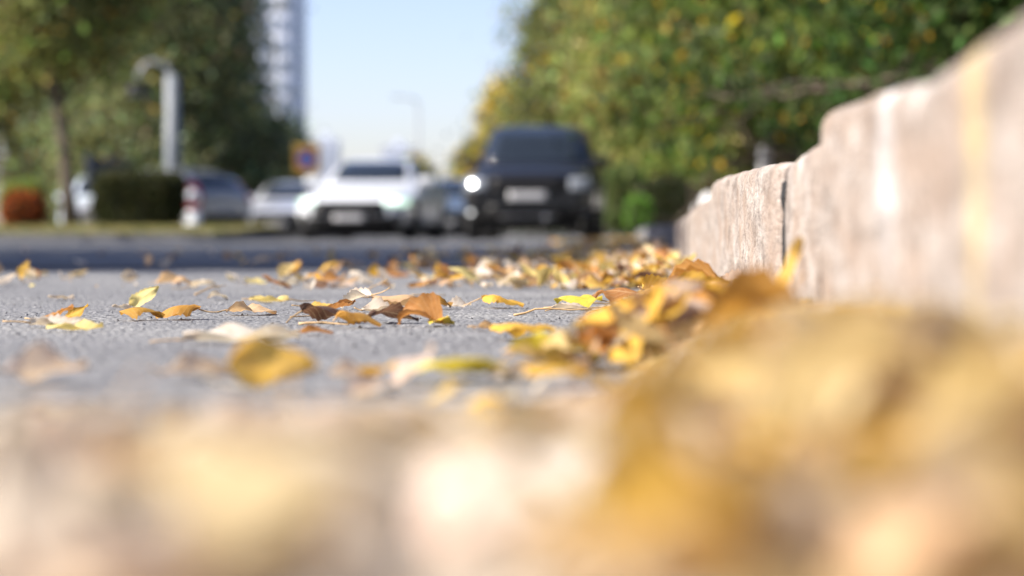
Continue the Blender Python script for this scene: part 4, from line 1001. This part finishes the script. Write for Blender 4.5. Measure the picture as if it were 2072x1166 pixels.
def bush(name, label, cat, loc, dims, n, size, base, seed, yellow=0., ycol=(.3, .1, .02), box=True, group=None):
    r = np.random.default_rng(seed); root = empty(name, loc); tag(root, label, cat, group)
    C = r.random((n, 3)) * 2 - 1
    if box:
        sh = r.random(n) < .6; C[sh, :2] = np.clip(C[sh, :2] * 1.6, -1, 1); C[:, 2] = (r.random(n) ** .7 * 2 - 1)
    else: C = C / np.maximum(1, np.linalg.norm(C, axis=1))[:, None]
    if box and dims[0] < 3: C = C / np.maximum(1, (np.abs(C) ** 4).sum(axis=1) ** .25)[:, None]
    C = C * np.array(dims) / 2 * (1 + .05 * r.normal(size=(n, 1))); C[:, 2] += dims[2] / 2; C[:, 2] = np.maximum(C[:, 2], .02)
    V, F, cc = leaves_at(C, size, leaf_cols(n, base, .35, r, yellow, ycol), r, 0, .6); link_mesh('crown', mesh_np('crown', V, F, cc), M['crown'], root)
    mb = MB()
    for k in range(9):
        x, y = r.uniform(-.4, .4) * dims[0], r.uniform(-.4, .4) * dims[1]; mb.tube([(x, y, 0), (x * 1.1, y * 1.1, dims[2] * .4), (x * 1.2, y * 1.2, dims[2] * .85)], [.02, .015, .006], 5)
    tag(mb.build('stems', M['bark'], root, True), kind='stuff'); return root
bush('clipped_hedge', 'dark clipped hedge block on the lawn strip', 'hedge', (at(270, 33.5), 33.6, .2), (1.44, 1.1, 1.0), 14000, .075, (.055, .062, .026), 51)
bush('autumn_shrub', 'orange red shrub on the lawn at the photo edge', 'shrub', (at(30, 33), 33, .2), (.78, .6, .66), 2600, .075, (.10, .05, .022), 52, yellow=.5, ycol=(.48, .12, .03), box=False)
bush('low_shrub', 'light green shrub behind the orange red shrub', 'shrub', (at(28, 36.2), 36.2, .2), (.9, .6, .95), 3000, .07, (.17, .23, .05), 53, box=False)
bush('low_shrub', 'bright green shrub beside the wheel of the black off-roader', 'shrub', (at(1292, 29.5), 29.5, .13), (.42, .4, .55), 2200, .06, (.12, .25, .04), 54, box=False)
bush('low_shrub', 'grey green shrub below the pale sunlit tree', 'shrub', (at(1262, 36.5), 36.5, .13), (.9, 1.2, 1.3), 4000, .08, (.11, .15, .05), 55, box=False)
bush('low_shrub', 'dark shrub below the tree with drooping branches', 'shrub', (at(1350, 29.0), 31.0, .13), (.9, 1.2, .9), 4500, .07, (.04, .05, .022), 56, box=False)
TS = [('dark tall shrub behind the whitewashed trunk', 3.9, 47, 3.2, 3.4), ('dark tall shrub deep behind the kerb trees', 6.8, 50, 3.4, 4.2), ('dark tall shrub low behind the drooping tree', 4.6, 36, 2.6, 2.6), ('dark tall shrub behind the near dense tree', 7.4, 37, 3.0, 3.4), ('far dark shrub beyond the white border', 3.0, 66, 4.0, 4.2)]
for k, (lb, x, y, w_, h_) in enumerate(TS): bush('tall_shrub', lb, 'shrub', (x, y, .15), (w_, w_, h_), 11000, .17, (.04, .058, .02), 70 + k, box=False, group='tall shrubs behind the trees')
TL = [('dark shrub mass behind the pale blue hatchback', 90, 68, 3.2, 4.0), ('dark shrub mass between the lamp post and the trees', 250, 70, 3.4, 3.8), ('dark shrub mass behind the grey hatchback', 400, 70, 3.2, 3.6), ('dark shrub mass behind the silver saloon', 530, 72, 2.6, 2.9)]
for k, (lb, px, y, w_, h_) in enumerate(TL): bush('tall_shrub', lb, 'shrub', (at(px, y), y, 0), (w_, w_, h_), 10000, .18, (.10, .12, .07), 80 + k, box=False, group='tall shrubs behind the trees')
bush('far_hedge', 'long low hedge closing the far end of the parking area behind the cars', 'hedge', (at(930, 86), 86, 0), (16, 1.2, 1.1), 14000, .16, (.05, .065, .03), 90)
# grass of the lawn strip
r = np.random.default_rng(60); n = 14000
X = r.uniform(-12, at(470, 31), n); Y = 28.6 + 6.5 * r.random(n); zb = .10 + .13 * np.clip((Y - 28.7) / 5, 0, 1)
C = np.stack([X, Y, zb], -1); hgt = r.uniform(.03, .09, n)[:, None]; ln = r.normal(size=(n, 3)) * .3; ln[:, 2] = 1; a = r.random(n) * 6.28
sd_ = np.stack([np.cos(a), np.sin(a), 0 * a], -1) * .012
V = np.stack([C - sd_, C + sd_, C + ln * hgt], 1).reshape(-1, 3); Fg = np.arange(3 * n).reshape(n, 3)
gc = leaf_cols(n, (.14, .16, .05), .3, r, .45, (.36, .31, .16)); 
tag(link_mesh('grass', mesh_np('grass', V, Fg, np.repeat(gc, 3, axis=0)), M['crown']), 'dry yellowish grass of the lawn strip before the hedge', 'grass', kind='stuff')
# wisps of dry weed behind the near kerb
wd = empty('dry_weed', (at(1905, .62) + .03, .62 + .0, .14)); tag(wd, 'wisp of dry pale weed sticking up behind the near kerb', 'weed')
wd.location = (.17, .77, .145)
rr = np.random.default_rng(8)
for k in range(6):
    d = rr.normal(size=3) * .35; d[2] = 1; MB().tube([(0, 0, -.01), tuple(d * .012), tuple(d * .022 + np.array([rr.normal() * .004, 0, 0]))], [.0006, .0005, .0003], 4).build('stem', M['stalk'], wd, True)

# ------------------------------------------------------------------ street furniture
# parking sign on a yellow board
Yg = 39.0; s = empty('parking_sign', (at(617, Yg), Yg, .2)); tag(s, 'round blue and red no parking sign on an orange yellow board', 'sign')
zc = zat(321, Yg) - .2
MB().tube([(0, .04, 0), (0, .04, zc + .3)], .03, 10).build('post', M['grey_paint'], s, True)
MB().lathe([(.14, 0), (.13, .02), (.05, .03)], 16, 'z', (0, .04, 0)).build('base', M['concrete'], s, True)
bd = MB().box(-.26, .26, -.012, .006, zc - .29, zc + .29).build('board', M['sign_yellow'], s, bevel=.005)
MB().lathe([(.215, 0), (.215, -.01)], 36, 'y', (0, -.0135, zc)).build('red_ring', M['sign_red'], bd)
MB().lathe([(.165, 0), (.165, -.006)], 36, 'y', (0, -.0265, zc)).build('blue_disc', M['sign_blue'], bd)
bar = MB().box(-.165, .165, -.038, -.034, -.014, .014).build('red_bar', M['sign_red'], bd); bar.location = (0, 0, zc); bar.rotation_euler = (0, R(-45), 0)
# white lamp post with a curved arm
Yl = 47.0; s = empty('lamp_post', (at(341, Yl), Yl, 0)); tag(s, 'thick white post with a curved arm and hanging lamp among the trees', 'lamp post')
zt = zat(150, Yl)
MB().tube([(0, 0, 0), (0, 0, zt * .5), (0, 0, zt)], [.19, .18, .17], 16).build('post', M['white_paint'], s, True)
pts = [(-.42 + .42 * math.cos(t), 0, zt - .1 + .42 * math.sin(t)) for t in np.linspace(0, math.pi * .95, 12)]
MB().tube(pts, .06, 10).build('arm', M['grey_paint'], s, True)
hd = MB().lathe([(.10, .12), (.26, .02), (.30, -.12), (.26, -.16)], 18, 'z', (pts[-1][0], 0, zt - .30)).build('lamp_head', M['black_plastic'], s, True)
MB().lathe([(.24, -.165), (.22, -.19)], 18, 'z', (pts[-1][0], 0, zt - .30)).build('lamp_glass', M['lens'], hd, True)
# thin street lamp far away
Yd = 130.0; s = empty('street_lamp', (at(845, Yd), Yd, 0)); tag(s, 'thin tall street lamp standing against the sky above the white saloon', 'street lamp')
zt = zat(205, Yd); MB().tube([(0, 0, 0), (0, 0, zt)], [.11, .07], 8).build('pole', M['grey_paint'], s, True)
MB().tube([(0, 0, zt - .02), (-.5, 0, zt + .25), (-1.2, 0, zt + .3)], [.06, .05, .05], 8).build('arm', M['grey_paint'], s, True)
MB().box(-1.7, -1.1, -.14, .14, zt + .24, zt + .36).build('lamp_head', M['grey_paint'], s, bevel=.03)
# red and white plastic barrier post at the lawn end
Yb = 34.8; s = empty('barrier_post', (at(378, Yb), Yb, .2)); tag(s, 'white plastic barrier post with a red band beside the hedge', 'barrier post')
MB().lathe([(.20, 0), (.19, .05), (.165, .06), (.16, .34)], 20).build('base', M['barrier_white'], s, True)
MB().lathe([(.168, .345), (.168, .45)], 20).build('red_band', M['barrier_red'], s, True)
MB().lathe([(.16, .455), (.15, .62), (.10, .68), (.03, .70)], 20).build('top', M['barrier_white'], s, True)
# dark metal fence on the far left
fe = empty('metal_fence', (-13.2, 48, 0)); tag(fe, 'long dark metal fence behind the parked cars', 'fence')
pn = po = None
for k in range(16):
    if pn is None:
        mb = MB().box(-.015, .015, .06, 1.94, .12, 2.02)
        for q in range(9): mb.box(.016, .03, .1 + q * .2, .18 + q * .2, .14, 2.0)
        pn = mb.build('panel', M['fence'], fe); po = MB().box(-.05, .05, -.05, .05, 0, 2.12).build('post', M['fence'], fe)
        a_, b_ = pn, po
    else:
        a_, b_ = pn.copy(), po.copy(); col.objects.link(a_); col.objects.link(b_)
    a_.location = b_.location = (0, k * 2.0, 0)
# low white border beyond the side street
bo_ = empty('white_border', (1.15, 28, .13)); tag(bo_, 'low white painted border running along the verge beside the shrubs', 'border')
b0 = None
for k in range(20):
    if b0 is None: b0 = MB().box(-.06, .06, .02, 1.48, 0, .56).build('border_block', M['border'], bo_, bevel=.015); o = b0
    else: o = b0.copy(); col.objects.link(o)
    o.location = (0, k * 1.5, 0)

# ------------------------------------------------------------------ buildings far away
def facade_mat(name, c): return plain(name, c, .8, var=.06, scale=.2)
M['tower_wall'] = facade_mat('tower_wall', (.74, .77, .82)); M['tower_grey'] = facade_mat('tower_grey_panel', (.54, .58, .65)); M['far_wall'] = facade_mat('far_wall', (.50, .52, .56)); M['window'] = plain('window_glass', (.20, .24, .30), .15, var=.1)  # distance haze is put into the tower's pale bluish colours
def tower(name, label, x1, y0, wd_, dp, ht, floor, bay, mat, strip, group):
    t = empty(name, (x1, y0, 0)); tag(t, label, 'building', group)
    MB().box(-wd_, 0, 0, dp, 0, ht).build('wall', mat, t); rf = MB().box(-wd_ - .3, .3, -.3, dp + .3, ht + .01, ht + .9).build('roof', strip, t)
    MB().box(-wd_ * .6, -wd_ * .3, dp * .3, dp * .7, ht + .91, ht + 4).build('plant_room', strip, rf)
    nb = int(wd_ / bay); w0 = w1 = None
    for k in range(nb):
        xc = -bay * (k + .5)
        if k % 2 == 0: MB().box(xc - bay * .42, xc + bay * .42, -.22, -.02, 0, ht).build('bay_strip', strip, t)
    nb2 = int(dp / bay)
    for k in range(nb2):
        yc = bay * (k + .5)
        if k % 2 == 0: MB().box(.02, .22, yc - bay * .42, yc + bay * .42, 0, ht).build('bay_strip', strip, t)
    nf = int(ht / floor)
    for f in range(1, nf):
        for k in range(nb):
            if w0 is None: w0 = MB().box(-bay * .3, bay * .3, -.06, .06, 0, floor * .55).build('window', M['window'], t); o = w0
            else: o = w0.copy(); col.objects.link(o)
            o.location = (-bay * (k + .5), -.24 if k % 2 == 0 else -.02, f * floor)
        for k in range(nb2):
            if w1 is None: w1 = MB().box(-.06, .06, -bay * .3, bay * .3, 0, floor * .55).build('window', M['window'], t); o = w1
            else: o = w1.copy(); col.objects.link(o)
            o.location = (.24 if k % 2 == 0 else .02, bay * (k + .5), f * floor)
    return t
GB = 'far apartment blocks'
tower('tower_block', 'tall pale tower with grey vertical strips above the trees', -51.0, 298, 16, 16, 66, 3.1, 2.0, M['tower_wall'], M['tower_grey'], GB)
tower('apartment_block', 'small hazy block on the horizon beside the yellow sign', at(678, 900), 900, 12, 12, zat(285, 900), 3.2, 3.0, M['far_wall'], M['tower_grey'], GB)
tower('apartment_block', 'grey hazy block on the horizon above the white saloon', at(828, 900), 900, 13, 12, zat(298, 900), 3.2, 3.2, M['far_wall'], M['tower_grey'], GB)
